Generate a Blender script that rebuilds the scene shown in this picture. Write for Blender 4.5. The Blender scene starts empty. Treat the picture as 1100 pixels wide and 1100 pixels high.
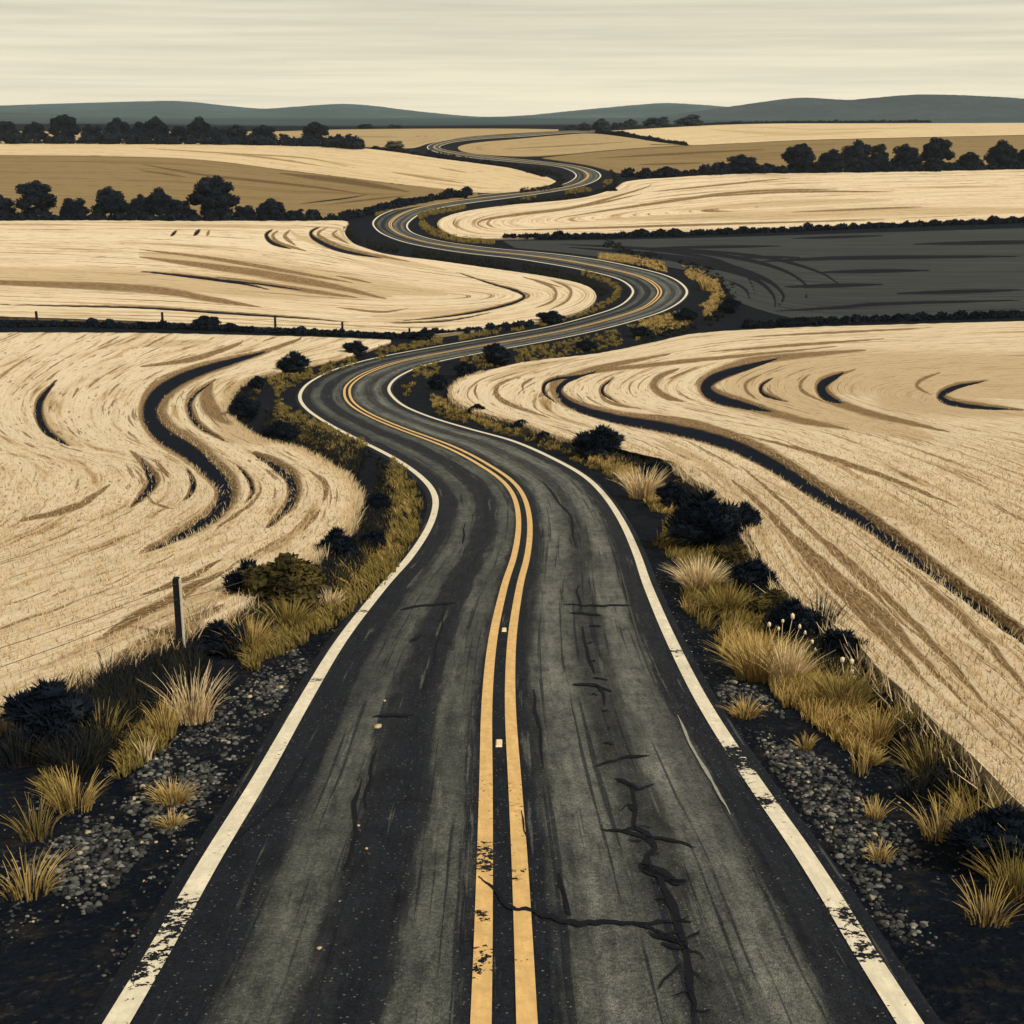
import bpy, math, random
import numpy as np
random.seed(7); RNG = np.random.default_rng(7)
S = bpy.context.scene
COL = S.collection
PI = math.pi

# ------------------------------------------------------------------ camera frame
F = 1500.0                      # focal length in photo pixels (photo is 1100 px square)
PITCH = math.atan((550 - 125) / F)
SP, CP = math.sin(PITCH), math.cos(PITCH)
CZ = 32.0                       # camera height in world metres

def ray(px, py):
    a = (np.asarray(px, float) - 550) / F
    b = (550 - np.asarray(py, float)) / F
    den = CP + b * SP
    return a / den, (-SP + b * CP) / den          # x per metre ahead, z per metre ahead

# ------------------------------------------------------------------ terrain
SL0 = float(ray(550, 383)[1])
rows = [(470, 97), (450, 112), (420, 135), (390, 160), (360, 186), (330, 215), (300, 250), (270, 292),
        (245, 335), (220, 388), (200, 442), (180, 515), (165, 590), (155, 660), (145, 760), (138, 870), (132, 1000), (128.5, 1200)]
cd = list(np.arange(-200, 80, 4.0)); cz = [-6.30 + SL0 * d for d in cd]
for y, d in rows:
    cd.append(d); cz.append(d * float(ray(550, y)[1]))
cd += [1500, 8000]; cz += [-2.6, -2.6]
TD = np.arange(-200, 8000, 1.0)
TZ = np.interp(TD, cd, cz)
k = np.ones(19) / 19
for _ in range(3):
    pad = np.concatenate([TZ[0] + (np.arange(-9, 0)) * (TZ[1] - TZ[0]), TZ, np.full(9, TZ[-1])])
    TZ = np.convolve(pad, k, 'valid')

def zf(x, d):
    x = np.asarray(x, float); d = np.asarray(d, float)
    z = np.interp(d, TD, TZ)
    w = np.clip((d - 60) / 150, 0, 1)
    z = z + w * (0.55 * np.sin(x / 47 + 1.3) * np.cos(d / 71) + 0.4 * np.sin(x / 83 - d / 120 + 0.6))
    z = z + np.clip((np.abs(x) - 0.45 * np.abs(d) - 60) / 300, 0, 3) * 4      # the valley sides rise a little, outside the view
    return z + CZ

def ground(px, py, h=0.0):
    sx, sz = ray(px, py)
    lo = np.full(np.shape(sx), 5.0); hi = np.full(np.shape(sx), 1600.0)
    for _ in range(44):
        m = (lo + hi) / 2
        above = (CZ + sz * m) - (zf(sx * m, m) + h) > 0
        lo = np.where(above, m, lo); hi = np.where(above, hi, m)
    d = (lo + hi) / 2
    return np.stack([sx * d, d, CZ + sz * d], -1)

def G(px, py, h=0.0):
    return ground(np.array([px]), np.array([py]), h)[0]

def mpp(p):                     # metres per photo pixel at a point
    return (p[1] * CP - (p[2] - CZ) * SP) / F

# ------------------------------------------------------------------ curve helpers
def catmull(P, n):
    P = np.asarray(P, float)
    seg = np.linalg.norm(np.diff(P, axis=0), axis=1) ** 0.5
    t = np.concatenate([[0], np.cumsum(np.maximum(seg, 1e-6))])
    tt = np.linspace(0, t[-1], n)
    m = np.zeros_like(P)
    for i in range(len(P)):
        a = max(i - 1, 0); b = min(i + 1, len(P) - 1)
        m[i] = (P[b] - P[a]) / (t[b] - t[a])
    i = np.clip(np.searchsorted(t, tt, 'right') - 1, 0, len(P) - 2)
    h = (t[i + 1] - t[i])[:, None]; s = ((tt - t[i])[:, None]) / h
    return ((2 * s**3 - 3 * s**2 + 1) * P[i] + (s**3 - 2 * s**2 + s) * h * m[i]
            + (-2 * s**3 + 3 * s**2) * P[i + 1] + (s**3 - s**2) * h * m[i + 1])

def resample(P, n):
    P = np.asarray(P, float)
    s = np.concatenate([[0], np.cumsum(np.linalg.norm(np.diff(P, axis=0), axis=1))])
    q = np.linspace(0, s[-1], n)
    return np.stack([np.interp(q, s, P[:, i]) for i in range(P.shape[1])], -1)

def smooth(P, n): return resample(catmull(P, max(400, 8 * len(P))), n)

# ------------------------------------------------------------------ mesh helpers
def mesh(name, V, Fc, mat=None, parent=None, smooth_=False, uv=None, attr=None, link=True):
    me = bpy.data.meshes.new(name)
    V = np.asarray(V, float)
    if isinstance(Fc, np.ndarray):
        nf, k = Fc.shape
        me.vertices.add(len(V)); me.vertices.foreach_set('co', V.astype(np.float32).ravel())
        me.loops.add(nf * k); me.loops.foreach_set('vertex_index', Fc.astype(np.int32).ravel())
        me.polygons.add(nf)
        me.polygons.foreach_set('loop_start', np.arange(0, nf * k, k, dtype=np.int32))
        me.polygons.foreach_set('loop_total', np.full(nf, k, dtype=np.int32))
        me.update(calc_edges=True); me.validate()
    else:
        me.from_pydata([tuple(v) for v in V], [], Fc); me.update()
    if smooth_:
        me.polygons.foreach_set('use_smooth', np.ones(len(me.polygons), dtype=bool))
    li = np.zeros(len(me.loops), dtype=np.int32); me.loops.foreach_get('vertex_index', li)
    if uv is not None:
        l = me.uv_layers.new(name='flow')
        l.data.foreach_set('uv', np.asarray(uv, np.float32)[li].ravel())
    if attr is not None:
        for nm, a in attr.items():
            a = np.asarray(a, np.float32)
            if a.ndim == 1:
                at = me.attributes.new(nm, 'FLOAT', 'POINT'); at.data.foreach_set('value', a)
            else:
                at = me.attributes.new(nm, 'FLOAT_COLOR', 'POINT'); at.data.foreach_set('color', a.ravel())
    if mat: me.materials.append(mat)
    o = bpy.data.objects.new(name, me)
    if link: COL.objects.link(o)
    if parent: o.parent = parent
    return o

def grid_faces(nu, nv):
    i = np.arange(nu - 1)[:, None] * nv + np.arange(nv - 1)[None]
    i = i.ravel()
    return np.stack([i, i + nv, i + nv + 1, i + 1], -1)

def tag(o, label=None, cat=None, group=None, kind=None):
    if label: o['label'] = label
    if cat: o['category'] = cat
    if group: o['group'] = group
    if kind: o['kind'] = kind
    return o

def thing(name, loc, label, cat, group=None):
    o = bpy.data.objects.new(name, None); COL.objects.link(o)
    o.location = [float(c) for c in loc]; o.empty_display_size = 0.3
    return tag(o, label, cat, group)

def dup(root, loc, label, group=None, scale=None, rz=None):
    r = root.copy(); COL.objects.link(r); r.location = [float(c) for c in loc]
    r['label'] = label
    if group: r['group'] = group
    if scale is not None: r.scale = scale
    if rz is not None: r.rotation_euler = (0, 0, rz)
    for ch in list(root.children):
        c = ch.copy(); COL.objects.link(c); c.parent = r
    return r

# ------------------------------------------------------------------ materials
class NT:
    def __init__(s, name, rough=0.9, spec=0.05):
        s.m = bpy.data.materials.new(name); s.m.use_nodes = True
        s.t = s.m.node_tree; s.n = s.t.nodes
        s.b = s.n['Principled BSDF']; s.b.inputs['Roughness'].default_value = rough
        s.b.inputs['Specular IOR Level'].default_value = spec
    def new(s, typ, **kw):
        n = s.n.new(typ)
        for k, v in kw.items():
            if k in n.inputs.keys(): n.inputs[k].default_value = v
            else: setattr(n, k, v)
        return n
    def link(s, a, b): s.t.links.new(a, b)
    def noise(s, vec, scale, detail=3, rough=0.55, dist=0.0):
        n = s.new('ShaderNodeTexNoise', Scale=scale, Detail=detail, Roughness=rough, Distortion=dist)
        if vec is not None: s.link(vec, n.inputs['Vector'])
        return n.outputs['Fac']
    def mapping(s, vec, scale):
        n = s.new('ShaderNodeMapping'); n.inputs['Scale'].default_value = scale
        s.link(vec, n.inputs['Vector']); return n.outputs['Vector']
    def ramp(s, fac, stops, interp='LINEAR'):
        n = s.new('ShaderNodeValToRGB'); r = n.color_ramp; r.interpolation = interp
        while len(r.elements) < len(stops): r.elements.new(0.5)
        for e, (p, c) in zip(r.elements, stops):
            e.position = p; e.color = (*c, 1) if len(c) == 3 else c
        s.link(fac, n.inputs['Fac']); return n.outputs['Color']
    def mix(s, fac, a, b, mode='MIX'):
        n = s.new('ShaderNodeMix', data_type='RGBA', blend_type=mode)
        for sock, v in ((n.inputs[0], fac), (n.inputs[6], a), (n.inputs[7], b)):
            if isinstance(v, (float, int)): sock.default_value = v
            elif isinstance(v, tuple): sock.default_value = (*v, 1)
            else: s.link(v, sock)
        return n.outputs[2]
    def math(s, op, a, b=0.0):
        n = s.new('ShaderNodeMath', operation=op)
        for i, v in enumerate((a, b)):
            if isinstance(v, (float, int)): n.inputs[i].default_value = v
            else: s.link(v, n.inputs[i])
        return n.outputs[0]
    def col(s, c):
        if isinstance(c, tuple): s.b.inputs['Base Color'].default_value = (*c, 1)
        else: s.link(c, s.b.inputs['Base Color'])
    def bump(s, h, strength=0.5, dist=0.05):
        n = s.new('ShaderNodeBump', Strength=strength, Distance=dist); s.link(h, n.inputs['Height'])
        s.link(n.outputs['Normal'], s.b.inputs['Normal'])
    def uv(s): return s.new('ShaderNodeTexCoord').outputs['UV']
    def obj(s): return s.new('ShaderNodeTexCoord').outputs['Object']
    def attr(s, name):
        return s.new('ShaderNodeAttribute', attribute_name=name)

CREAM = (0.77, 0.63, 0.44); TAN = (0.46, 0.315, 0.16); BROWN = (0.135, 0.080, 0.038); INK = (0.006, 0.009, 0.016)

def crop_mat(name, us, vs, pale=CREAM, mid=TAN, low=BROWN, lo=0.36, hi=0.44, grain=14.0, row=0.85):
    n = NT(name, 0.95, 0.02)
    uv = n.uv()
    wob = n.noise(n.mapping(uv, (us * 3, vs * 0.4, 1)), 1.0, 2)
    st = n.noise(n.mapping(uv, (us, vs, 1)), 1.0, 5, 0.62, 0.25)
    c = n.ramp(st, [(lo - 0.07, low), (lo + 0.01, mid), (hi, tuple(0.75 * p + 0.25 * m for p, m in zip(pale, mid))), (hi + 0.12, pale)])
    fine = n.noise(n.mapping(uv, (us * 5, vs * 7, 1)), 1.0, 4, 0.65)
    tick = n.noise(n.mapping(uv, (us * 7 + 0.02, vs * 3.2, 1)), 1.0, 3, 0.6)
    rowl = n.noise(n.mapping(uv, (us * 1.3, vs * 2.1, 3)), 1.0, 3, 0.5, 0.15)
    fib = n.noise(n.mapping(uv, (us * 40, vs * 9, 1)), 1.0, 3, 0.7)
    low0 = low; low = n.mix(n.ramp(fib, [(0.46, (0, 0, 0)), (0.64, (1, 1, 1))]), low, mid)
    a = n.attr('tone'); sep = n.new('ShaderNodeSeparateColor'); n.link(a.outputs['Color'], sep.inputs[0])
    ra = n.math('ADD', n.math('MULTIPLY', st, 0.7), n.math('ADD', n.math('MULTIPLY', fine, 0.5), n.math('MULTIPLY', n.math('SUBTRACT', fib, 0.35), 0.6)))
    def edge(v, wide=0.15):
        q = n.math('ADD', v, n.math('MULTIPLY', n.math('SUBTRACT', ra, 0.75), 1.1))
        return n.ramp(q, [(0.42 - wide / 2, (0, 0, 0)), (0.42 + wide / 2, (1, 1, 1))])
    al = a.outputs['Alpha']
    c = n.mix(edge(al, 0.4), c, pale)
    c = n.mix(n.math('MULTIPLY', edge(sep.outputs[2], 0.35), 0.8), c, tuple(0.75 * m + 0.25 * p for p, m in zip(pale, mid)))
    c = n.mix(edge(sep.outputs[1], 0.3), c, low)
    c = n.mix(n.math('MULTIPLY', n.ramp(fine, [(0.54, (0, 0, 0)), (0.66, (1, 1, 1))]), 0.8), c, mid)
    c = n.mix(n.math('MULTIPLY', n.ramp(rowl, [(0.355, (1, 1, 1)), (0.385, (0, 0, 0))]), row), c, low)
    c = n.mix(n.math('MULTIPLY', n.ramp(tick, [(0.615, (0, 0, 0)), (0.645, (1, 1, 1))]), 0.8), c, low)
    g = n.noise(n.obj(), grain, 3, 0.7)
    c = n.mix(0.45, c, n.ramp(g, [(0.3, (0.62, 0.58, 0.5)), (0.7, (1, 1, 1))]), 'MULTIPLY')
    dk = n.math('ADD', sep.outputs[0], n.math('MULTIPLY', n.math('SUBTRACT', fib, 0.5), 0.7))
    c = n.mix(n.ramp(dk, [(0.25, (0, 0, 0)), (0.4, (1, 1, 1))]), c, low)
    c = n.mix(n.ramp(dk, [(0.60, (0, 0, 0)), (0.75, (1, 1, 1))]), c, INK)
    n.col(c); n.bump(n.math('ADD', fine, g), 0.6, 0.12)
    return n.m

def leaf_mat(name, c1, c2, scale=1.2, c3=None):
    n = NT(name, 0.85, 0.03)
    f = n.noise(n.obj(), scale, 3, 0.6)
    st = [(0.40, c1), (0.62, c2)]
    if c3: st.append((0.72, c3))
    n.col(n.ramp(f, st)); n.m.use_backface_culling = False
    return n.m

def plain(name, c, rough=0.7, var=0.25, scale=8):
    n = NT(name, rough, 0.08)
    f = n.noise(n.obj(), scale, 4, 0.6)
    n.col(n.ramp(f, [(0.3, tuple(x * (1 - var) for x in c)), (0.7, tuple(min(1, x * (1 + var)) for x in c))]))
    n.bump(f, 0.4, 0.01)
    return n.m

M = {}
M['leaf_dark'] = leaf_mat('dark_leaves', (0.005, 0.008, 0.015), (0.015, 0.020, 0.027), 0.6)
M['leaf_bush'] = leaf_mat('bush_leaves', (0.005, 0.008, 0.014), (0.014, 0.018, 0.023), 2.0, (0.06, 0.05, 0.02))
M['leaf_olive'] = leaf_mat('olive_leaves', (0.035, 0.030, 0.013), (0.13, 0.098, 0.028), 1.6)
M['leaf_far'] = leaf_mat('distant_leaves', (0.022, 0.030, 0.036), (0.036, 0.046, 0.050), 0.4)
M['leaf_pale'] = leaf_mat('grey_leaves', (0.09, 0.085, 0.06), (0.15, 0.13, 0.09), 0.4)
M['bark'] = plain('bark', (0.030, 0.026, 0.024), 0.9, 0.4, 5)
M['post'] = plain('weathered_post', (0.014, 0.013, 0.015), 0.85, 0.4, 14)
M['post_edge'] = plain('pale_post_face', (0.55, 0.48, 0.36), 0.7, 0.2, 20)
M['wire'] = plain('dull_wire', (0.06, 0.055, 0.05), 0.5, 0.3, 30)
n = NT('grey_gravel', 0.9, 0.08); n.col(n.ramp(n.attr('tint').outputs['Fac'], [(0.0, (0.012, 0.013, 0.015)), (0.5, (0.045, 0.045, 0.043)), (0.85, (0.11, 0.107, 0.095)), (0.97, (0.20, 0.185, 0.15)), (1.0, (0.42, 0.32, 0.20))])); n.bump(n.noise(n.obj(), 40, 3), 0.5, 0.01); M['stone'] = n.m
M['pebble'] = plain('tan_pebble', (0.45, 0.33, 0.19), 0.8, 0.25, 6)
M['refl'] = plain('cream_plastic', (0.75, 0.58, 0.34), 0.4, 0.1, 20)
M['seed'] = plain('cream_seed', (0.68, 0.56, 0.36), 0.9, 0.15, 30)

def blade_mat(name, base, tip, alt):
    n = NT(name, 0.85, 0.05)
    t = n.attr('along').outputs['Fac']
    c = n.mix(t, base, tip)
    r = n.noise(n.obj(), 2.3, 2)
    c = n.mix(n.ramp(r, [(0.45, (0, 0, 0)), (0.65, (1, 1, 1))]), c, alt)
    n.col(c); return n.m
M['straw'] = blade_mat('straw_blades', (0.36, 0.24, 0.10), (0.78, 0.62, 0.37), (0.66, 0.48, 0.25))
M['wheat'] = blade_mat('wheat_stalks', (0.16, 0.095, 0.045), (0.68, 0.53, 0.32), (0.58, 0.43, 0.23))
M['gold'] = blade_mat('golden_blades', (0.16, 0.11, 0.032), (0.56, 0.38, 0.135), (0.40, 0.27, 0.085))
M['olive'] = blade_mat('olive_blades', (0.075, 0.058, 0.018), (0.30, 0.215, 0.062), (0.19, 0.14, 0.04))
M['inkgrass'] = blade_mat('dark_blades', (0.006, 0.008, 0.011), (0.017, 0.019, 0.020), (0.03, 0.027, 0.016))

# ------------------------------------------------------------------ foliage builders
def rand_unit(n):
    v = RNG.normal(size=(n, 3)); return v / np.linalg.norm(v, axis=1, keepdims=True)

def leaf_quads(P, A, B, fold=0.0):
    n = len(P)
    V = np.empty((n, 4, 3)); V[:, 0] = P - A; V[:, 1] = P + B * 0.8; V[:, 2] = P + A; V[:, 3] = P - B * 0.8
    return V.reshape(-1, 3), np.arange(n * 4).reshape(n, 4)

def blob(c, r, sub=2, amp=0.2, seed=0):
    import bmesh
    bm = bmesh.new(); bmesh.ops.create_icosphere(bm, subdivisions=sub, radius=1)
    V = np.array([v.co[:] for v in bm.verts]); Fc = np.array([[v.index for v in f.verts] for f in bm.faces]); bm.free()
    s = seed * 1.7
    nse = np.sin(V[:, 0] * 3.1 + s) * np.cos(V[:, 1] * 3.7 + s * 2) + np.sin(V[:, 2] * 4.3 + s * 3) * 0.7
    V = V * (1 + amp * nse[:, None])
    return V * np.asarray(r) + np.asarray(c), Fc

def cat(parts):
    Vs, Fs, o = [], [], 0
    for V, Fc in parts:
        Vs.append(V); Fs.append(Fc + o); o += len(V)
    return np.concatenate(Vs), np.concatenate(Fs)

def crown_mesh(lobes, n, size, spiky=0.0, core=0.72, seed=0, aspect=1.6):
    """leaves round the shells of several lobes, each lobe with a shaggy core"""
    tot = sum(l[3] ** 2 for l in lobes); parts = []
    for i, (x, y, z, r) in enumerate(lobes):
        kq = max(20, int(n * r * r / tot))
        u = rand_unit(kq); u[:, 2] = np.where(u[:, 2] < -0.5, -u[:, 2], u[:, 2])
        keep = (np.sin(u[:, 0] * 5 + i) + np.sin(u[:, 1] * 6 + i * 2) + np.sin(u[:, 2] * 5 + i * 3)) > -1.35
        u = u[keep]; kq = len(u)
        rad = r * (0.66 + 0.36 * RNG.random(kq) ** 0.7) * (1 + 0.07 * np.sin(u[:, 0] * 9 + i) * np.cos(u[:, 2] * 8))
        P = np.array([x, y, z]) + u * rad[:, None] * np.array([1, 1, 0.9])
        d = rand_unit(kq) * (1 - spiky) + (u + np.array([0, 0, 0.45])) * spiky
        d /= np.linalg.norm(d, axis=1, keepdims=True)
        b = np.cross(d, rand_unit(kq)); b /= np.linalg.norm(b, axis=1, keepdims=True)
        s = size * (0.55 + 0.9 * RNG.random(kq))[:, None]
        parts.append(leaf_quads(P, d * s * aspect, b * s * (0.75 if spiky < 0.5 else 0.4)))
        if core:
            Vb, Fb = blob((x, y, z), (r * core, r * core, r * core * 0.9), 2, 0.16, seed + i)
            Fq = np.concatenate([Fb, Fb[:, 2:3]], 1)      # triangles stored apart below
            parts.append((Vb, Fq))
    V, Q = cat(parts)
    tri = Q[:, 2] == Q[:, 3]
    return V, [tuple(f[:3]) if t else tuple(f) for f, t in zip(Q.tolist(), tri)]

def tube(P, R, k=7):
    P = np.asarray(P, float); R = np.broadcast_to(R, (len(P),)); V = []
    for i, p in enumerate(P):
        t = P[min(i + 1, len(P) - 1)] - P[max(i - 1, 0)]; t /= np.linalg.norm(t)
        a = np.cross(t, (0.31, 0.9, 0.11)); a /= np.linalg.norm(a); b = np.cross(t, a)
        for j in range(k):
            w = 2 * PI * j / k; V.append(p + R[i] * (math.cos(w) * a + math.sin(w) * b))
    Fc = []
    for i in range(len(P) - 1):
        for j in range(k):
            Fc.append((i * k + j, i * k + (j + 1) % k, (i + 1) * k + (j + 1) % k, (i + 1) * k + j))
    Fc.append(tuple(range(k))[::-1]); Fc.append(tuple(range((len(P) - 1) * k, len(P) * k)))
    return np.array(V), Fc

def join(parts):
    V, Fc, o = [], [], 0
    for v, f in parts:
        V.append(np.asarray(v)); Fc += [tuple(int(i) + o for i in q) for q in f]; o += len(v)
    return np.concatenate(V), Fc

def blades(base, height, width, lean, segs=3, bend=0.6):
    """grass blades as tapering bent ribbons; base (n,3), height/width (n,), lean (n,2) sideways reach as a share of height"""
    n = len(base); ts = np.linspace(0, 1, segs + 1)
    ang = RNG.random(n) * PI * 0.8 - PI * 0.4
    side = np.stack([np.cos(ang), np.sin(ang), np.zeros(n)], -1)
    V = np.empty((n, segs + 1, 2, 3)); al = np.empty((n, segs + 1, 2))
    for j, t in enumerate(ts):
        c = base.copy()
        c[:, :2] += lean * height[:, None] * (t ** (1 + bend))
        c[:, 2] += height * (t - 0.30 * t * t * np.linalg.norm(lean, axis=1))
        w = (width * (1 - t) ** 0.8 * 0.5 + 0.0015)[:, None]
        V[:, j, 0] = c - side * w; V[:, j, 1] = c + side * w; al[:, j] = t
    idx = np.arange(n)[:, None, None] * (segs + 1) * 2 + np.arange(segs)[None, :, None] * 2
    Fc = (idx + np.array([0, 1, 3, 2])[None, None]).reshape(-1, 4)
    return V.reshape(-1, 3), Fc, al.ravel()

# ------------------------------------------------------------------ ground sheet
dr = np.concatenate([np.arange(-120, 130, 2.0), np.arange(130, 420, 4.0), np.arange(420, 1000, 9.0), np.geomspace(1000, 4300, 40)])
xs = np.linspace(-1, 1, 221)
V = np.array([[(x * (0.62 * abs(d) + 75)) * (1 + 0.3 * abs(x)), d] for d in dr for x in xs])
V = np.column_stack([V, zf(V[:, 0], V[:, 1])])
n = NT('dark_soil', 0.97, 0.02)
f1 = n.noise(n.obj(), 0.35, 5, 0.65); f2 = n.noise(n.obj(), 7.0, 5, 0.75); f3 = n.noise(n.obj(), 2.2, 4, 0.7)
c = n.ramp(f1, [(0.40, (0.0038, 0.0060, 0.0115)), (0.62, (0.0080, 0.0105, 0.0165))])
c = n.mix(n.ramp(f3, [(0.52, (0, 0, 0)), (0.66, (1, 1, 1))]), c, (0.019, 0.018, 0.0175))
c = n.mix(n.ramp(f2, [(0.58, (0, 0, 0)), (0.66, (1, 1, 1))]), c, (0.042, 0.039, 0.035))
vl = n.new('ShaderNodeTexVoronoi', Scale=9.0); n.link(n.obj(), vl.inputs['Vector'])
hb = n.math('ADD', n.math('MULTIPLY', f3, 1.5), n.math('ADD', f2, n.math('MULTIPLY', vl.outputs['Distance'], 0.6)))
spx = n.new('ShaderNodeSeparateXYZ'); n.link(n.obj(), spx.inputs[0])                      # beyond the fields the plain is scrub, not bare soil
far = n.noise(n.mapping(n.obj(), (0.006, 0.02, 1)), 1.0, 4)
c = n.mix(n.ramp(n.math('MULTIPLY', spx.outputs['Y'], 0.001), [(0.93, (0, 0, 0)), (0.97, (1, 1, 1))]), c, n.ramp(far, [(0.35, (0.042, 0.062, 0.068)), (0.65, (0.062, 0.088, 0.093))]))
n.col(c); n.bump(hb, 1.0, 0.10)
tag(mesh('ground', V, grid_faces(len(dr), len(xs)), n.m, smooth_=True), 'dark bare soil of the verges under grass and hedges', 'ground', kind='structure')

# ------------------------------------------------------------------ road
pairs = [((118,1110),(985,1110)),((155.7,1050),(945,1050)),((222,931),(872,930)),((278,840),(811,842)),((324.5,758),(757,758)),((365.5,690),(722,690)),
 ((412,630),(696,630)),((439,600),(685,598)),((460,568),(670,564)),((468,542.7),(651,534.5)),((464,526),(629,512.7)),((448.6,509.5),(596,493.6)),
 ((422.7,492),(552.7,474.5)),((382,471),(503,460.5)),((352,455),(462,448)),((330,440),(432,435)),((322,428),(418,421)),((326,417),(420,412)),((338,407.5),(431,403)),
 ((360,397),(454.5,393)),((400,385.5),(490,384.5)),((454.5,375),(535,376)),((536,361),(600,364)),((591,351),(650,353)),((640,338),(703,338)),((667,328),(727,327)),
 ((680,315),(738,315)),((675,306),(732,305)),((659,298),(715,296)),((622.7,289.5),(680,287)),((586,283),(640,279)),((550,277.5),(590,272.5)),((495.5,271.5),(530,267)),
 ((441,262),(475,259.5)),((412,252),(444.5,251)),((401,242),(437,243)),((404.5,234.5),(444,234.5)),((419,227),(460,226.5)),((459,216.5),(500,219)),((513.6,210),(550,212.5)),
 ((570,204.5),(604.5,204.5)),((606,198),(633,197.5)),((619,190),(645,190)),((614,184),(640,184)),((597,179),(620,178.7)),((555,174.6),(580,173.6)),((510,170.2),(530,168.6)),
 ((477,165.6),(497,164.6)),((462,161.3),(477,161)),((459,158.5),(472,158.6)),((463,155.5),(475,156.3)),((477,151.5),(490,152.6)),((513,147.2),(525,149)),((550,144.8),(560,147)),
 ((604,141.2),(610,143.2)),((640,140.2),(640,142.2))]
L = catmull([p[0] for p in pairs], 1600); R = catmull([p[1] for p in pairs], 1600)
LW = ground(L[:, 0], L[:, 1], 0.06)[:, :2]; RW = ground(R[:, 0], R[:, 1], 0.06)[:, :2]
for A in (LW, RW):                                   # extend towards and past the camera
    pass
ext = np.linspace(1, 0, 12)[:-1, None] * 26
dl = LW[0] - LW[8]; dl /= np.linalg.norm(dl); drr = RW[0] - RW[8]; drr /= np.linalg.norm(drr)
dm = (dl + drr); dm /= np.linalg.norm(dm)
LW = np.concatenate([LW[0] + ext * dm, LW]); RW = np.concatenate([RW[0] + ext * dm, RW])
mid = (LW + RW) / 2
sd = np.concatenate([[0], np.cumsum(np.linalg.norm(np.diff(mid, axis=0), axis=1))])
NR = int(sd[-1] / 0.7)
# finer near the camera
qs = np.concatenate([np.arange(0, 120, 0.35), np.arange(120, 400, 0.8), np.arange(400, sd[-1], 1.6)])
LW = np.stack([np.interp(qs, sd, LW[:, i]) for i in (0, 1)], -1); RW = np.stack([np.interp(qs, sd, RW[:, i]) for i in (0, 1)], -1)
def sm(A, w=7):
    kk = np.ones(w) / w; out = A.copy()
    for i in (0, 1):
        out[w // 2:-(w // 2), i] = np.convolve(A[:, i], kk, 'valid')
    return out
LW, RW = sm(LW), sm(RW)
def road_strip(name, t0, t1, h, nt, mat, parent=None, s0=None, s1=None, attr=None, skirt=False):
    sel = np.ones(len(qs), bool)
    if s0 is not None: sel = (qs >= s0) & (qs <= s1)
    l, r, q = LW[sel], RW[sel], qs[sel]
    tt = np.linspace(0, 1, nt)
    t0 = np.broadcast_to(t0, q.shape); t1 = np.broadcast_to(t1, q.shape)
    T = t0[:, None] + (t1 - t0)[:, None] * tt[None]
    xy = l[:, None] + (r - l)[:, None] * T[..., None]
    z = zf(xy[..., 0], xy[..., 1]) + h + np.clip(xy[..., 1] - 60, 0, 700) * (h - 0.06) * 0.02
    if skirt:
        z[:, 0] -= 0.16; z[:, -1] -= 0.16
    V = np.concatenate([xy, z[..., None]], -1).reshape(-1, 3)
    uv = np.stack([np.broadcast_to(q[:, None], T.shape), T], -1).reshape(-1, 2)
    return mesh(name, V, grid_faces(len(q), nt)[:, ::-1], mat, parent, True, uv=uv)

n = NT('worn_asphalt', 0.9, 0.10)
uv = n.uv(); sp = n.new('ShaderNodeSeparateXYZ'); n.link(uv, sp.inputs[0])
st = n.noise(n.mapping(uv, (0.10, 16, 1)), 1.0, 4, 0.6); st2 = n.noise(n.mapping(uv, (0.45, 30, 1)), 1.0, 4, 0.65)
pat = n.noise(n.obj(), 0.22, 3)
v = n.math('ADD', sp.outputs['Y'], n.math('ADD', n.math('MULTIPLY', n.math('SUBTRACT', st2, 0.5), 0.07), n.math('MULTIPLY', n.math('SUBTRACT', st, 0.5), 0.06)))
D0 = (0.0085, 0.0115, 0.0195); D1 = (0.020, 0.022, 0.028); G0 = (0.115, 0.119, 0.102); G1 = (0.215, 0.215, 0.185); G2 = (0.056, 0.058, 0.055)
c = n.ramp(v, [(0.0, D0), (0.10, D0), (0.118, G2), (0.15, G0), (0.20, G0), (0.225, D1), (0.30, D0), (0.335, D1), (0.35, G0), (0.42, G0), (0.437, D1), (0.475, D0),
               (0.553, D0), (0.575, G2), (0.59, G0), (0.63, G1), (0.70, G0), (0.722, G2), (0.785, G2), (0.80, G0), (0.84, G1), (0.90, G0), (0.915, D1), (1.0, D0)])
c = n.mix(n.math('MULTIPLY', n.ramp(st, [(0.40, (1, 1, 1)), (0.60, (0, 0, 0))]), 0.35), c, D1)
c = n.mix(n.math('MULTIPLY', n.ramp(pat, [(0.45, (0, 0, 0)), (0.65, (1, 1, 1))]), 0.35), c, D0)
sk = n.noise(n.mapping(uv, (0.075, 46, 1)), 1.0, 4, 0.6); sk2 = n.noise(n.mapping(uv, (0.16, 34, 5)), 1.0, 4, 0.62)
c = n.mix(n.math('MULTIPLY', n.ramp(sk, [(0.57, (0, 0, 0)), (0.61, (1, 1, 1))]), 0.75), c, D0)
c = n.mix(n.math('MULTIPLY', n.ramp(sk2, [(0.62, (0, 0, 0)), (0.66, (1, 1, 1))]), 0.35), c, G1)
ag = n.new('ShaderNodeTexVoronoi', Scale=48.0); n.link(n.obj(), ag.inputs['Vector'])
gr = n.noise(n.obj(), 20, 4, 0.8); blo = n.noise(n.mapping(uv, (0.9, 26, 1)), 1.0, 5, 0.75); mo = n.noise(n.obj(), 2.6, 5, 0.7)
c = n.mix(0.75, c, n.ramp(gr, [(0.36, (0.30, 0.30, 0.32)), (0.52, (0.95, 0.95, 0.95)), (0.68, (1.7, 1.66, 1.55))]), 'MULTIPLY')
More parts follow.
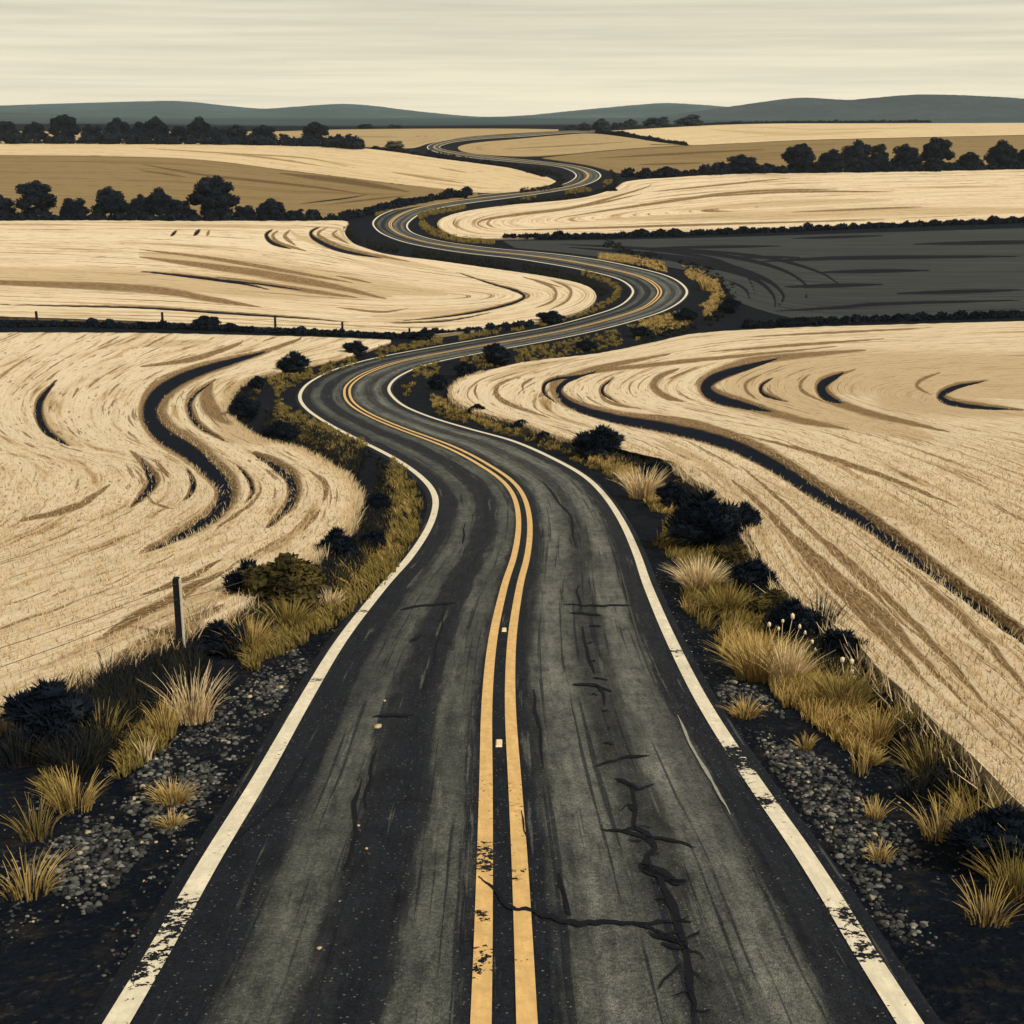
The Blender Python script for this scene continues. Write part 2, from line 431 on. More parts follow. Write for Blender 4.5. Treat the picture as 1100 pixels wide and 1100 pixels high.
c = n.mix(0.8, c, n.ramp(blo, [(0.36, (0.45, 0.45, 0.48)), (0.50, (1, 1, 1)), (0.66, (1.25, 1.25, 1.2))]), 'MULTIPLY')
c = n.mix(0.6, c, n.ramp(mo, [(0.34, (0.55, 0.55, 0.57)), (0.6, (1.1, 1.1, 1.1))]), 'MULTIPLY')
sc_ = n.new('ShaderNodeSeparateColor'); n.link(ag.outputs['Color'], sc_.inputs[0])
c = n.mix(n.ramp(sc_.outputs[0], [(0.987, (0, 0, 0)), (0.990, (1, 1, 1))]), c, (0.14, 0.135, 0.115))
n.col(c); n.bump(n.math('ADD', n.math('MULTIPLY', ag.outputs['Distance'], 0.9), n.math('ADD', gr, mo)), 1.0, 0.02)
n.link(n.ramp(st2, [(0.3, (0.75,) * 3), (0.7, (0.92,) * 3)]), n.b.inputs['Roughness'])
road = road_strip('road', -0.065, 1.065, 0.06, 40, n.m, skirt=True)
tag(road, 'winding grey asphalt road with double yellow centre lines and white edge lines', 'road', kind='structure')

def tiny_(n, o): return n.noise(o, 5.0, 5, 0.75)
def paint(name, c, wear, seed):
    n = NT(name, 0.7, 0.3)
    uv = n.uv(); o = n.obj()
    w = n.noise(n.mapping(uv, (1.6, 60, 1)), 1.0, 5, 0.7); sp = n.noise(o, 9.0, 3, 0.6); big = n.noise(n.mapping(uv, (0.16, 1, 1)), 1.0, 2)
    n.col(n.mix(n.ramp(w, [(0.35, (1, 1, 1)), (0.65, (0, 0, 0))]), n.mix(n.ramp(tiny_(n, o), [(0.45, (0, 0, 0)), (0.7, (1, 1, 1))]), c, tuple(x * 0.62 for x in c)), tuple(x * 0.72 for x in c)))
    k = n.math('ADD', n.math('MULTIPLY', sp, 0.75), n.math('MULTIPLY', big, 0.45))
    k = n.math('ADD', k, n.math('MULTIPLY', w, 0.25)); tiny = n.noise(o, 24.0, 4, 0.75); k = n.math('ADD', k, n.math('MULTIPLY', n.math('SUBTRACT', tiny, 0.5), 0.55))
    a = n.attr('wear').outputs['Fac']
    k = n.math('ADD', k, n.math('MULTIPLY', a, 0.28))
    hole = n.ramp(k, [(wear, (0, 0, 0)), (wear + 0.02, (1, 1, 1))])
    tr = n.new('ShaderNodeBsdfTransparent'); mx = n.new('ShaderNodeMixShader')
    n.link(hole, mx.inputs[0]); n.link(n.b.outputs[0], mx.inputs[1]); n.link(tr.outputs[0], mx.inputs[2])
    n.link(mx.outputs[0], n.n['Material Output'].inputs['Surface'])
    return n.m
MW = paint('worn_white_paint', (0.80, 0.70, 0.52), 0.895, 1); MY = paint('worn_yellow_paint', (0.74, 0.46, 0.17), 0.915, 2)
def wearattr(o, spots, px=True):
    me = o.data; co = np.zeros(len(me.vertices) * 3, np.float32); me.vertices.foreach_get('co', co); co = co.reshape(-1, 3)
    w = np.zeros(len(co), np.float32)
    for (x, y, r) in spots:
        p = G(x, y, 0.06); w = np.maximum(w, np.exp(-(((co[:, :2] - p[:2]) ** 2).sum(1)) / r ** 2))
    at = me.attributes.new('wear', 'FLOAT', 'POINT'); at.data.foreach_set('value', w)
LWID = np.interp(qs, [0, 160, 400, 900], [0.034, 0.036, 0.05, 0.07])
HW = 0.5 * LWID
o = road_strip('edge_line', -HW, HW, 0.072, 3, MW, road); wearattr(o, [(185, 1000, .45), (165, 1035, .5), (390, 657, .25), (338, 731, .25), (196, 975, .4)]); o['label'] = 'worn white line along the left road edge'
o = road_strip('edge_line', 1 - HW, 1 + HW, 0.072, 3, MW, road); wearattr(o, [(797, 820, .6), (789, 808, .4), (728, 700, .3), (701, 648, .2), (905, 985, .4), (930, 1020, .4), (820, 860, .3)]); o['label'] = 'worn white line along the right road edge'
YC = np.interp(qs, [0, 40, 90, 140, 170, 300], [0.489, 0.488, 0.482, 0.50, 0.51, 0.5])
GAP = np.interp(qs, [0, 500, 900], [0.029, 0.03, 0.035]); YH = np.interp(qs, [0, 160, 500, 900], [0.0135, 0.0135, 0.02, 0.025])
for sgn in (-1, 1):
    o = road_strip('centre_line', YC + sgn * GAP - YH, YC + sgn * GAP + YH, 0.072, 3, MY, road)
    wearattr(o, [(518, 915, .3), (520, 930, .25), (548, 940, .2), (515, 985, .2), (512, 1035, .35)])

# cracks in the asphalt: dark filled ribbons, parts of the road
MCR = plain('crack_filler', (0.007, 0.008, 0.012), 0.95, 0.3, 20)
def ribbon(name, pts, w, mat, parent, h=0.078, n=70, jag=0.6, taper=True):
    P0 = np.array(pts, float); n = int(np.clip(np.linalg.norm(np.diff(P0, axis=0), axis=1).sum() / 2.2, 9, 110))
    P = resample(P0, n)
    if jag:
        kn = np.linspace(0, n - 1, max(4, n // 4)).astype(int)
        off_ = RNG.normal(size=(len(kn), 2)) * jag * min(3.0, 0.8 + w * 0.4) * np.array([1.0, 0.8]); off_[0] = 0
        P += np.stack([np.interp(np.arange(n), kn, off_[:, i]) for i in (0, 1)], -1) + RNG.normal(size=P.shape) * jag * 0.25
    t = np.linspace(0, 1, n); wid = w * (np.sin(np.clip(t, 0.02, 0.98) * PI) ** 0.45 if taper else np.ones(n)) * (0.6 + 0.9 * np.interp(np.arange(n), np.linspace(0, n - 1, max(4, n // 4)), RNG.random(max(4, n // 4))))
    d = np.gradient(P, axis=0); d /= np.maximum(np.linalg.norm(d, axis=1, keepdims=True), 1e-6); nn = np.stack([-d[:, 1], d[:, 0]], -1)
    A = P - nn * wid[:, None] / 2; B = P + nn * wid[:, None] / 2
    a = ground(A[:, 0], A[:, 1], h); b = ground(B[:, 0], B[:, 1], h)
    V = np.stack([a, b], 1).reshape(-1, 3)
    return mesh(name, V, grid_faces(n, 2), mat, parent)
cracks = [([(690,932),(712,938),(728,947),(738,946)], 7),([(722,1010),(708,1006),(694,1001)], 4),([(738,1008),(752,1000)], 4),([(731,1035),(716,1050),(706,1062)], 4),([(684,870),(676,866)], 3),([(684,888),(668,892)], 3),([(500,560),(498,585)], 1.8),([(560,870),(566,900),(570,925)], 2),([(478,650),(470,690),(462,730)], 2),([(250,905),(300,860),(330,812)], 2),([(663,837),(678,842),(682,868),(684,888),(697,895),(706,912),(690,930),(704,940),(715,955),(726,985),(735,1010),(742,1050),(748,1105)], 7.5),
 ([(661,836),(686,845)], 3),([(645,889),(690,897),(735,905),(748,911)], 3),([(690,933),(722,944),(737,946)], 5),([(514,941),(530,956),(545,972),(572,980),(610,989),(680,992),(745,989)], 4.5),
 ([(680,992),(715,1002),(742,1022)], 4),([(710,1012),(735,1020)], 3),([(640,823),(668,813),(697,812)], 2.6),([(606,649),(640,650),(680,651)], 2),([(612,658),(648,660)], 1.8),
 ([(626,672),(628,690),(632,705),(638,722)], 3),([(615,735),(640,736),(656,743)], 3),([(640,735),(648,745),(649,757)], 2.5),([(573,740),(578,775),(584,826)], 3),([(600,937),(606,960),(614,985)], 4),
 ([(389,835),(380,860),(384,885),(377,920),(371,935)], 4),([(405,805),(398,830),(392,870)], 3),([(583,517),(602,540),(613,556),(619,589)], 2.2),([(622,628),(624,655)], 2),
 ([(430,655),(470,648),(490,647)], 2.2),([(440,690),(452,683)], 2.2),([(400,770),(445,767)], 2.4),([(700,1002),(738,1012)], 3.5)]
spine = np.array(cracks[[i for i, q in enumerate(cracks) if q[1] == 7.5][0]][0], float)
for q in resample(spine, 16)[1:-1]:                     # short hairline spurs off the main crack
    a_ = random.choice((-1, 1)); ln_ = random.uniform(8, 26); cracks.append(([tuple(q), (q[0] + a_ * ln_ * .5, q[1] + random.uniform(-4, 5)), (q[0] + a_ * ln_, q[1] + random.uniform(-6, 9))], random.uniform(1.4, 2.4)))
for q in resample(np.array([(632,672),(630,700),(640,740),(660,800)], float), 8):
    ln_ = random.uniform(-16, 16); cracks.append(([tuple(q), (q[0] + ln_, q[1] + random.uniform(-3, 3))], 1.5))
for pts, w in cracks: ribbon('crack', pts, w, MCR, road)
streaks = [([(728,768),(742,800),(760,830),(785,875)], 3.2, (0.26, 0.25, 0.21)), ([(664,600),(676,650),(692,705),(706,738)], 2.4, (0.045, 0.045, 0.043))]
for pts, w, c in streaks: ribbon('tyre_scuff', pts, w, plain('scuff', c, 0.8, 0.2, 10), road, 0.074, jag=0.15)

# ------------------------------------------------------------------ fields
def stroke_field(PX, strokes, kinds):
    tone = np.zeros((len(PX), 4), np.float32)
    for kd, pts, w in strokes:
        P = catmull(np.array(pts, float), max(24, 6 * len(pts))); w = float(w)
        m = (PX[:, 0] > P[:, 0].min() - w) & (PX[:, 0] < P[:, 0].max() + w) & (PX[:, 1] > P[:, 1].min() - w) & (PX[:, 1] < P[:, 1].max() + w)
        if not m.any(): continue
        Q = PX[m]; best = np.full(len(Q), 1e9); tb = np.zeros(len(Q))
        for i in range(len(P) - 1):
            a, b = P[i], P[i + 1]; ab = b - a; L2 = ab @ ab
            if L2 < 1e-9: continue
            t = np.clip(((Q - a) @ ab) / L2, 0, 1); dd = np.linalg.norm(Q - a - t[:, None] * ab, axis=1)
            u = dd < best; best = np.where(u, dd, best); tb = np.where(u, (i + t) / (len(P) - 1), tb)
        ww = w * (0.12 + 0.88 * np.sin(np.clip(tb, 0.0, 1) * PI) ** 0.8)
        if kd == 0: val = np.clip(1.25 - best / (ww * 0.5) * 0.75, 0, 1)
        else: val = np.clip(1.1 - best / (ww * 0.5) * 0.75, 0, 1)
        tone[m, kinds[kd]] = np.maximum(tone[m, kinds[kd]], val)
    return tone

FIELDS = {}
def field(name, label, guides, mat, h, ushape=False, strokes=(), step=(2.4, 1.7), depth=0.35, cat_='field', kind='stuff', extend=True):
    def run_on(g):                       # fields carry on beyond the view
        g = list(g)
        for i, at in ((0, 0), (-1, len(g))):
            x, y = g[i]
            if x <= -140: g.insert(0 if i == 0 else len(g), (x - 420, y))
            elif x >= 1190: g.insert(0 if i == 0 else len(g), (x + 420, y))
        return g
    if extend: guides = [run_on(g) for g in guides]
    gl = [smooth(np.array(g, float), 500) for g in guides]
    lens = max(np.linalg.norm(np.diff(g, axis=0), axis=1).sum() for g in gl)
    if ushape:
        g = gl[-1]; gl.append(0.5 * (g + g[::-1]) + np.array([0, 0]))
    nu = int(min(1200, lens / step[0]))
    gl = np.array([resample(g, nu) for g in gl])                # guides x nu x 2
    rows_ = []
    for i in range(len(gl) - 1):
        gap = np.percentile(np.linalg.norm(gl[i + 1] - gl[i], axis=1), 80)
        kk = int(max(3, gap / step[1]))
        p0 = gl[max(i - 1, 0)]; p3 = gl[min(i + 2, len(gl) - 1)]
        for j in range(kk + (1 if i == len(gl) - 2 else 0)):
            t = j / kk
            lin = gl[i] * (1 - t) + gl[i + 1] * t
            m1 = (gl[i + 1] - p0) / 2; m2 = (p3 - gl[i]) / 2
            cub = (2*t**3 - 3*t**2 + 1) * gl[i] + (t**3 - 2*t**2 + t) * m1 + (-2*t**3 + 3*t**2) * gl[i + 1] + (t**3 - t**2) * m2
            rows_.append(0.5 * lin + 0.5 * cub)
    PX = np.array(rows_); nv = len(PX)                          # nv x nu x 2
    W = ground(PX[..., 0].ravel(), PX[..., 1].ravel(), h).reshape(nv, nu, 3)
    du = np.linalg.norm(np.diff(W, axis=1), axis=2).mean(0); u = np.concatenate([[0], np.cumsum(du)])
    dv = np.linalg.norm(np.diff(W, axis=0), axis=2).mean(1); v = np.concatenate([[0], np.cumsum(dv)])
    uv = np.stack(np.broadcast_arrays(u[None, :], v[:, None]), -1).reshape(-1, 2)
    tone = stroke_field(PX.reshape(-1, 2), strokes, {0: 0, 1: 1, 2: 2, 3: 3})
    Vv = W.reshape(-1, 3).copy()
    nz = 0.06 * h * np.sin(Vv[:, 0] * 2.1 + np.sin(Vv[:, 1] * 1.3)) * np.cos(Vv[:, 1] * 1.7)
    Vv[:, 2] += nz
    Vv[:, 2] -= np.clip((tone[:, 0] - 0.3) / 0.35, 0, 1) * depth * h
    Fc = grid_faces(nv, nu)
    # skirt down to the soil round the outside
    loop = np.concatenate([np.arange(nu), np.arange(1, nv) * nu + nu - 1, (nv - 1) * nu + np.arange(nu - 2, -1, -1), np.arange(nv - 2, 0, -1) * nu])
    if ushape: loop = np.concatenate([np.arange(nu - 1, -1, -1)])
    B = Vv[loop].copy(); B[:, 2] = zf(B[:, 0], B[:, 1]) - 0.1
    k0 = len(Vv); a = loop[:-1]; b = loop[1:]
    ia = k0 + np.arange(len(loop) - 1)
    Fs = np.stack([a, b, ia + 1, ia], -1)
    V2 = np.concatenate([Vv, B]); uv2 = np.concatenate([uv, uv[loop]]); tl = tone[loop].copy(); tl[:, 1] = 1; t2 = np.concatenate([tone, tl])
    o = mesh(name, V2, np.concatenate([Fc, Fs]), mat, None, True, uv=uv2, attr={'tone': t2})
    tag(o, label, cat_, kind=kind)
    FIELDS[label] = dict(W=Vv.reshape(nv, nu, 3), tone=tone.reshape(nv, nu, 4), PX=PX, h=h)
    return FIELDS[label]

# --- near left
g2 = [(330,361.5),(284,377),(218,396),(185.5,410),(166,426),(161,445),(174.5,464.5),(204.5,483.6),(226,503),(240,519),(240,535.5),(223.6,554.5),(185.5,576),(150,593),(90,617),(0,650),(-120,690),(-400,800),(-640,910)]
g3 = [(372,363),(310,380),(260,397),(232,407),(208.6,423.6),(203,437),(213,456),(243,474),(270,485),(297,500),(313.6,516),(311,538),(283.6,567),(230,598),(150,635),(60,668),(-100,725),(-340,850),(-560,990)]
g4 = [(420,365),(380,379),(330,391),(290,400),(262,409),(245.5,425),(241,437),(251,453.6),(281,472.7),(319,482),(352,500),(368,511),(379,527),(379,546),(373.6,563),(345,590),(300,625),(252,652),(190,678),(120,705),(20,745),(-90,800),(-280,920),(-480,1090)]
gA = [(-60,357),(-140,395),(-190,430),(-190,460),(-150,500),(-130,540),(-160,575),(-230,610),(-500,680),(-760,740)]
gB = [(-700,357),(-660,395),(-690,440),(-650,490),(-640,530),(-680,570),(-760,620),(-900,680)]
g1 = [(150,357.5),(90,388),(60,408),(40,432),(45,458),(75,480),(115,490),(150,500),(163,515),(155,532),(110,560),(40,588),(-60,618),(-160,645),(-450,740),(-700,820)]
def off(P, dx, dy=0): return [(x + dx, y + dy) for x, y in P]
st_l = [(0, g2[1:-5], 22), (1, off(g2[1:-5], 6, 0), 31), (0, [(232,407),(208.6,423.6),(203,437),(213,456),(243,474)], 5), (1, [(232,407),(208.6,423.6),(203,437),(213,456),(243,474)], 12),
 (0, [(270,485),(297,500),(313,516),(311,538),(284,567)], 11), (1, off([(270,485),(297,500),(313,516),(311,538),(284,567)], 4), 18), (0, [(150,490),(161,508),(162,519),(140,543)], 10), (1, [(140,484),(163,508),(165,519),(140,546)], 15),
 (0, [(253,497),(267,513),(271,527),(263,540)], 5), (1, [(276,512),(280,525),(271,540),(250,556),(230,570)], 5), (0, [(200,502),(207,516),(205,527),(196,538)], 6), (1, [(164,492),(178,508),(181,514)], 6),
 (1, [(332,505),(348,518),(350,530),(347,540)], 8), (1, [(344,548),(336,558),(325,570)], 6), (1, [(228,410),(222,425),(228,440),(250,456)], 22), (2, [(225,435),(245,460),(290,476)], 26),
 (1, [(325,361),(318,366),(260,385),(225,394)], 6), (1, [(262,365),(255,370),(205,386),(150,394)], 7), (2, [(150,372),(225,366)], 8), (1, [(150,640),(200,622),(240,600)], 9), (2, [(150,615),(200,600),(260,578)], 9),
 (1, [(100,690),(170,650),(250,610)], 14), (2, [(40,720),(150,670),(270,615)], 16), (1, [(60,760),(160,690),(240,650)], 22), (1, [(0,800),(100,730),(190,680)], 22), (1, [(170,405),(155,425),(150,440)], 6),
 (1, [(150,520),(165,540),(190,548)], 4), (2, [(60,420),(45,440),(60,465),(90,480)], 18), (0, [(60,408),(42,432),(47,458),(75,479)], 9), (1, [(20,560),(80,545),(120,520)], 10)]
FL = field('wheat_field', 'cream wheat field at lower left with a dark S-shaped track through it', [gB, gA, g1, g2, g3, g4], crop_mat('wheat_near_left', 0.05, 1.1), 0.50, strokes=st_l, extend=False)

# --- near right
k0 = [(1750,331),(1250,342),(1100,345),(950,349),(850,352),(750,358),(700,368),(645,379),(563,389),(509,402),(490,412),(485,423),(493,432),(514,442),(563,455),(613,472),(670,480),(718,492),(743,513),(773,530),(797,557),(814,590),(841,631),(868,652),(909,680),(947,720),(1010,780),(1100,865),(1200,960),(1420,1180)]
k1 = [(1750,346),(1250,352),(1100,356),(950,361),(800,369),(700,384.5),(645,395.5),(607,409),(600,421),(618,435),(659,447),(704,455),(759,467),(800,481),(841,503),(882,530),(923,554),(950,573),(1020,625),(1120,700),(1250,800),(1500,990),(1750,1180)]
k2 = [(1750,362),(1250,366),(1100,370),(950,376),(882,380),(813,388),(773,402),(759,414),(770,425),(813,437),(868,451),(912,459),(1000,485),(1100,525),(1250,590),(1500,710),(1850,880)]
k3 = [(1750,384),(1250,384),(1100,386),(960,392),(906,399),(882,413),(887,423),(912,434),(950,445),(1020,462),(1100,480),(1250,520),(1500,590),(1850,690)]
k4 = [(1750,408),(1250,400),(1120,403),(1000,407),(950,414),(940,421),(955,430),(1010,440),(1100,452),(1250,470),(1500,510),(1850,560)]
st_r = [(0, [(640,398),(607,409),(600,421),(618,435),(659,447),(704,455),(759,467),(800,481),(841,503),(882,530),(923,554),(950,573),(1020,625),(1120,700),(1250,800)], 17), (1, [(720,380),(645,395),(604,409),(596,421),(616,436),(700,457),(800,484),(880,533)], 13),
 (1, [(640,445),(704,451),(759,462),(800,476),(841,498),(882,525),(950,567),(1020,618),(1120,690)], 20), (0, [(640,400),(590,408),(584,420),(598,433)], 4), (1, [(900,372),(700,392),(603,405),(592,418),(610,436)], 6),
 (0, [(835,384),(773,402),(758,414),(768,425),(800,434),(830,441)], 14), (1, [(930,376),(813,387),(770,402),(754,414),(768,427),(813,439),(868,453),(912,461)], 15),
 (0, [(906,399),(883,412),(886,423),(905,432)], 12), (1, [(920,396),(882,412),(884,425),(912,437),(950,448),(1020,464)], 10), (1, [(730,396),(708,405),(702,415),(712,424),(735,432)], 10), (1, [(790,396),(755,405),(745,415)], 4),
 (1, [(556,405),(536,413),(533,423),(545,433),(590,449)], 6), (1, [(575,405),(562,413),(562,420)], 4), (1, [(513,412),(510,420),(514,430)], 3), (1, [(660,404),(648,413),(645,420),(652,431),(690,440)], 5), (0, [(660,405),(648,414),(648,422),(665,433)], 3.5),
 (1, [(818,402),(802,411),(802,420),(815,430)], 5), (0, [(830,405),(818,413),(820,422),(848,432)], 4.5), (1, [(870,402),(860,411),(862,420),(885,432)], 5), (2, [(1250,392),(1000,398),(860,405),(800,418),(880,440),(1000,470)], 60), (2, [(1250,420),(1050,415),(960,425),(1100,445)], 50),
 (1, [(850,478),(900,495),(950,512),(1030,545)], 7), (1, [(800,467),(860,483),(900,497)], 4), (1, [(785,515),(820,545),(860,590),(905,640),(960,700)], 12), (1, [(795,500),(830,530),(870,568),(920,618),(980,680)], 7), (1, [(840,565),(890,610),(950,665),(1040,760)], 14),
 (1, [(860,560),(920,610),(1000,690),(1080,780)], 10), (2, [(700,470),(760,500),(800,540)], 10), (2, [(815,490),(880,525),(950,545),(1050,590)], 22), (1, [(690,445),(740,452),(800,468)], 6), (1, [(870,600),(930,660),(1000,740)], 14), (1, [(960,600),(1040,670),(1120,760)], 12), (2, [(980,560),(1080,620),(1200,700)], 24),
 (1, [(950,364),(850,371),(760,378)], 4), (1, [(1000,352),(900,357),(800,362)], 3), (2, [(620,385),(560,397),(520,410)], 8), (1, [(930,640),(960,672),(990,705)], 10), (1, [(1010,400),(990,408),(985,415),(1000,424)], 5), (0, [(1100,440),(1030,433),(1010,425),(1025,415),(1060,408)], 8)]
FR = field('wheat_field', 'large cream wheat field on the right, its swaths curving round a rounded tip', [k0, k1, k2, k3, k4], crop_mat('wheat_near_right', 0.05, 1.0), 0.50, True, st_r, extend=False)

# --- middle left tongue
h0 = [(-150,236),(0,236),(150,236.5),(260,237),(340,237),(375,238.5),(370,250),(384,264),(416,273),(477,281),(540,290),(593,298),(630,307),(641,318),(632,330),(604,340),(550,350),(500,356),(466,359.5),(404,357),(295,352),(150,345),(0,340),(-150,336)]
h1 = [(-150,243),(0,244),(150,246),(250,248),(330,252),(375,262),(420,276),(477,287),(540,296),(590,303),(618,311),(626,318),(612,327),(575,336),(500,345),(400,346),(295,341),(150,334),(-150,325)]
h2 = [(-150,256),(150,262),(300,275),(400,290),(480,300),(540,307),(575,313),(580,318),(565,324),(520,330),(450,334),(380,332),(290,326),(150,316),(-150,305)]
h3 = [(-150,280),(150,290),(250,298),(350,306),(430,312),(480,316),(500,318),(490,320),(450,321),(400,320),(330,315),(250,308),(150,301),(-150,292)]
st_m = [(0, [(150,291),(200,296),(260,304),(290,311)], 3.5), (0, [(240,300),(290,306),(330,312)], 2.4), (0, [(0,327),(150,330),(230,335),(320,341),(375,346)], 3), (0, [(425,345),(490,338),(540,328),(563,319),(555,312),(530,305),(490,292)], 3.2), (0, [(410,347),(480,344),(530,335)], 2),
 (0, [(344,243),(334,249),(338,256),(365,268),(410,277)], 5), (1, [(352,244),(342,250),(346,256),(375,268),(440,281)], 6), (0, [(293,246),(286,252),(292,260),(312,267)], 4.5), (1, [(300,247),(293,253),(300,261),(330,270)], 5), (0, [(190,247),(183,254)], 3), (0, [(215,246),(208,253)], 4),
 (1, [(225,247),(222,254)], 4), (1, [(312,247),(306,254),(318,264)], 5), (2, [(310,246),(325,256),(400,275),(480,290)], 9), (1, [(365,246),(358,252),(375,262)], 4), (2, [(150,241),(260,243),(330,245)], 5),
 (3, [(-100,250),(150,256),(300,262),(420,277),(520,292),(590,303),(625,315)], 15), (1, [(150,276),(260,291),(350,306),(415,321)], 10), (1, [(225,296),(330,312),(385,320)], 6), (2, [(150,272),(250,285),(380,305),(480,316)], 26), (1, [(-100,300),(150,310),(230,322),(280,330)], 10), (2, [(-100,290),(150,300),(300,312),(420,318)], 26), (1, [(150,268),(230,278),(330,295),(380,304)], 5),
 (1, [(360,296),(400,304)], 3), (1, [(590,300),(612,310),(610,322),(590,333)], 4), (1, [(570,300),(595,310),(595,322),(575,331)], 4), (1, [(548,312),(568,317),(560,323)], 4), (1, [(360,330),(410,335),(440,331)], 3), (2, [(400,340),(500,335),(560,325)], 9), (1, [(560,297),(605,309)], 2.5)]
field('wheat_field', 'tan and cream stubble field left of the road, tongue-shaped, middle distance', [h0, h1, h2, h3], crop_mat('wheat_middle_left', 0.022, 0.42, grain=5), 0.40, True, st_m, (2.0, 0.8))

# --- right, middle distance
q0 = [(1250,178),(1100,180),(950,183),(804,185.5),(724,190.5),(672,195),(659,203),(622,213),(550,220),(505,226),(478,233),(469,240),(476,248),(497,255),(550,256),(659,252.5),(804,247.5),(950,242),(1250,233)]
q1 = [(1250,186),(1100,189),(950,193),(804,197),(724,202),(660,212),(600,222),(550,229),(522,236),(517,241),(530,246),(580,248),(659,246),(804,240),(950,234),(1250,225)]
q2 = [(1250,200),(1100,203),(950,206),(800,213),(700,222),(640,229),(610,235),(620,238),(680,236),(804,230),(950,224),(1250,216)]
q3 = [(1250,208),(1100,210),(950,214),(850,219),(830,221),(850,222),(950,218),(1250,211)]
st_q = [(1, [(700,197),(695,201),(620,222),(560,230),(520,236),(513,241),(525,246)], 4), (1, [(490,234),(487,240),(492,246)], 2.2), (1, [(600,234),(700,219),(800,206),(900,203)], 4), (1, [(850,191),(760,200),(700,206)], 2.5), (2, [(1200,225),(950,228),(800,232),(640,236)], 12), (1, [(960,206),(850,206),(750,212)], 3), (2, [(960,215),(850,218),(720,226)], 8), (1, [(590,228),(640,219),(690,208)], 2.5), (1, [(950,236),(800,240),(600,246),(550,247)], 3), (1, [(990,222),(850,228)], 3)]
field('wheat_field', 'pale cream wheat field right of the road, between the dark hedge and the tree row', [q0, q1, q2, q3], crop_mat('wheat_middle_right', 0.02, 0.28, grain=4), 0.36, True, st_q, (2.0, 0.7))

# --- ploughed field
n = NT('ploughed_soil', 0.97, 0.02)
uv = n.uv(); a_ = n.noise(n.mapping(uv, (0.03, 0.6, 1)), 1.0, 5, 0.65); b_ = n.noise(n.obj(), 5, 4, 0.7)
c = n.ramp(a_, [(0.30, (0.021, 0.024, 0.028)), (0.42, (0.038, 0.041, 0.043)), (0.62, (0.060, 0.063, 0.062))])
c = n.mix(0.5, c, n.ramp(b_, [(0.3, (0.6, 0.6, 0.6)), (0.7, (1.2, 1.2, 1.18))]), 'MULTIPLY')
tn = n.attr('tone'); sep = n.new('ShaderNodeSeparateColor'); n.link(tn.outputs['Color'], sep.inputs[0])
c = n.mix(n.ramp(sep.outputs[0], [(0.3, (0, 0, 0)), (0.5, (1, 1, 1))]), c, (0.011, 0.012, 0.016)); n.col(c); n.bump(b_, 0.8, 0.15)
st_p = [(0, [(600,262),(690,267),(765,278),(800,294),(812,316)], 3), (0, [(660,264),(760,272),(830,286),(864,304),(866,320)], 3.5), (0, [(720,266),(820,276),(880,292),(905,308)], 3), (0, [(680,282),(735,292),(768,308),(776,322)], 3), (0, [(612,265.5),(713,274.5),(786,287),(826,302),(842,318),(836,328)], 5), (0, [(640,268),(720,278),(790,292),(818,304),(832,320),(830,334)], 4.5), (0, [(830,334),(900,330),(950,326),(1100,322)], 3.5), (0, [(780,300),(800,310),(806,322)], 2.5), (0, [(815,281),(900,277),(1100,275)], 4), (0, [(840,308),(950,305)], 4), (0, [(700,266),(840,264)], 3), (0, [(850,256),(950,253)], 2.5), (0, [(880,292),(1000,290)], 4), (0, [(790,276),(860,276)], 3), (0, [(960,315),(1100,311)], 4), (0, [(980,262),(1150,259)], 4)]
field('ploughed_field', 'dark charcoal ploughed field right of the road bend', [[(540,258.5),(620,258),(700,256.5),(804,254),(950,249.5),(1100,245),(1250,241)], [(545,262),(620,263.5),(700,267),(800,271),(950,273),(1100,273),(1250,273)],
   [(550,264.5),(612,269.5),(690,280),(765,295),(860,308),(1000,310),(1250,308)], [(553,266),(615,272),(700,284),(770,299),(795,325),(880,345),(1000,341),(1250,334)]], n.m, 0.18, False, st_p, (2.2, 0.9), 0.8, 'field', 'structure')

# --- upper fields
MB = crop_mat('stubble_brown', 0.012, 0.13, (0.27, 0.19, 0.09), (0.20, 0.135, 0.06), (0.10, 0.065, 0.03), grain=2.5, row=0.5)
MU = crop_mat('wheat_far', 0.010, 0.12, (0.68, 0.525, 0.325), (0.46, 0.32, 0.165), (0.28, 0.185, 0.085), 0.29, 0.40, grain=2, row=0.5)
MT = crop_mat('wheat_far_tan', 0.010, 0.10, (0.42, 0.31, 0.165), (0.34, 0.24, 0.115), (0.22, 0.15, 0.07), 0.29, 0.40, grain=2, row=0.5)
s2 = [(-150,165),(0,166),(150,168),(222,172),(295,181),(368,190),(441,199),(513,206.2),(550,205),(579,201)]
field('wheat_field', 'pale cream field on the upper left, between the tree row and the brown field', [[(-150,150),(0,152),(150,153.6),(259,153),(324,155.5),(397,160),(477,170.5),(550,180.5),(586,189.5),(597,194.5)], [(-150,158),(150,160),(260,163),(350,172),(440,183),(520,193),(560,199),(590,198)], s2], MU, 0.30, False,
  [(1, [(230,164),(290,170),(350,179)], 2.4), (1, [(420,185),(460,191),(500,197)], 3), (1, [(150,159),(250,165),(330,170),(385,181)], 2), (1, [(470,180),(505,186)], 1.6)], (2.0, 0.6))
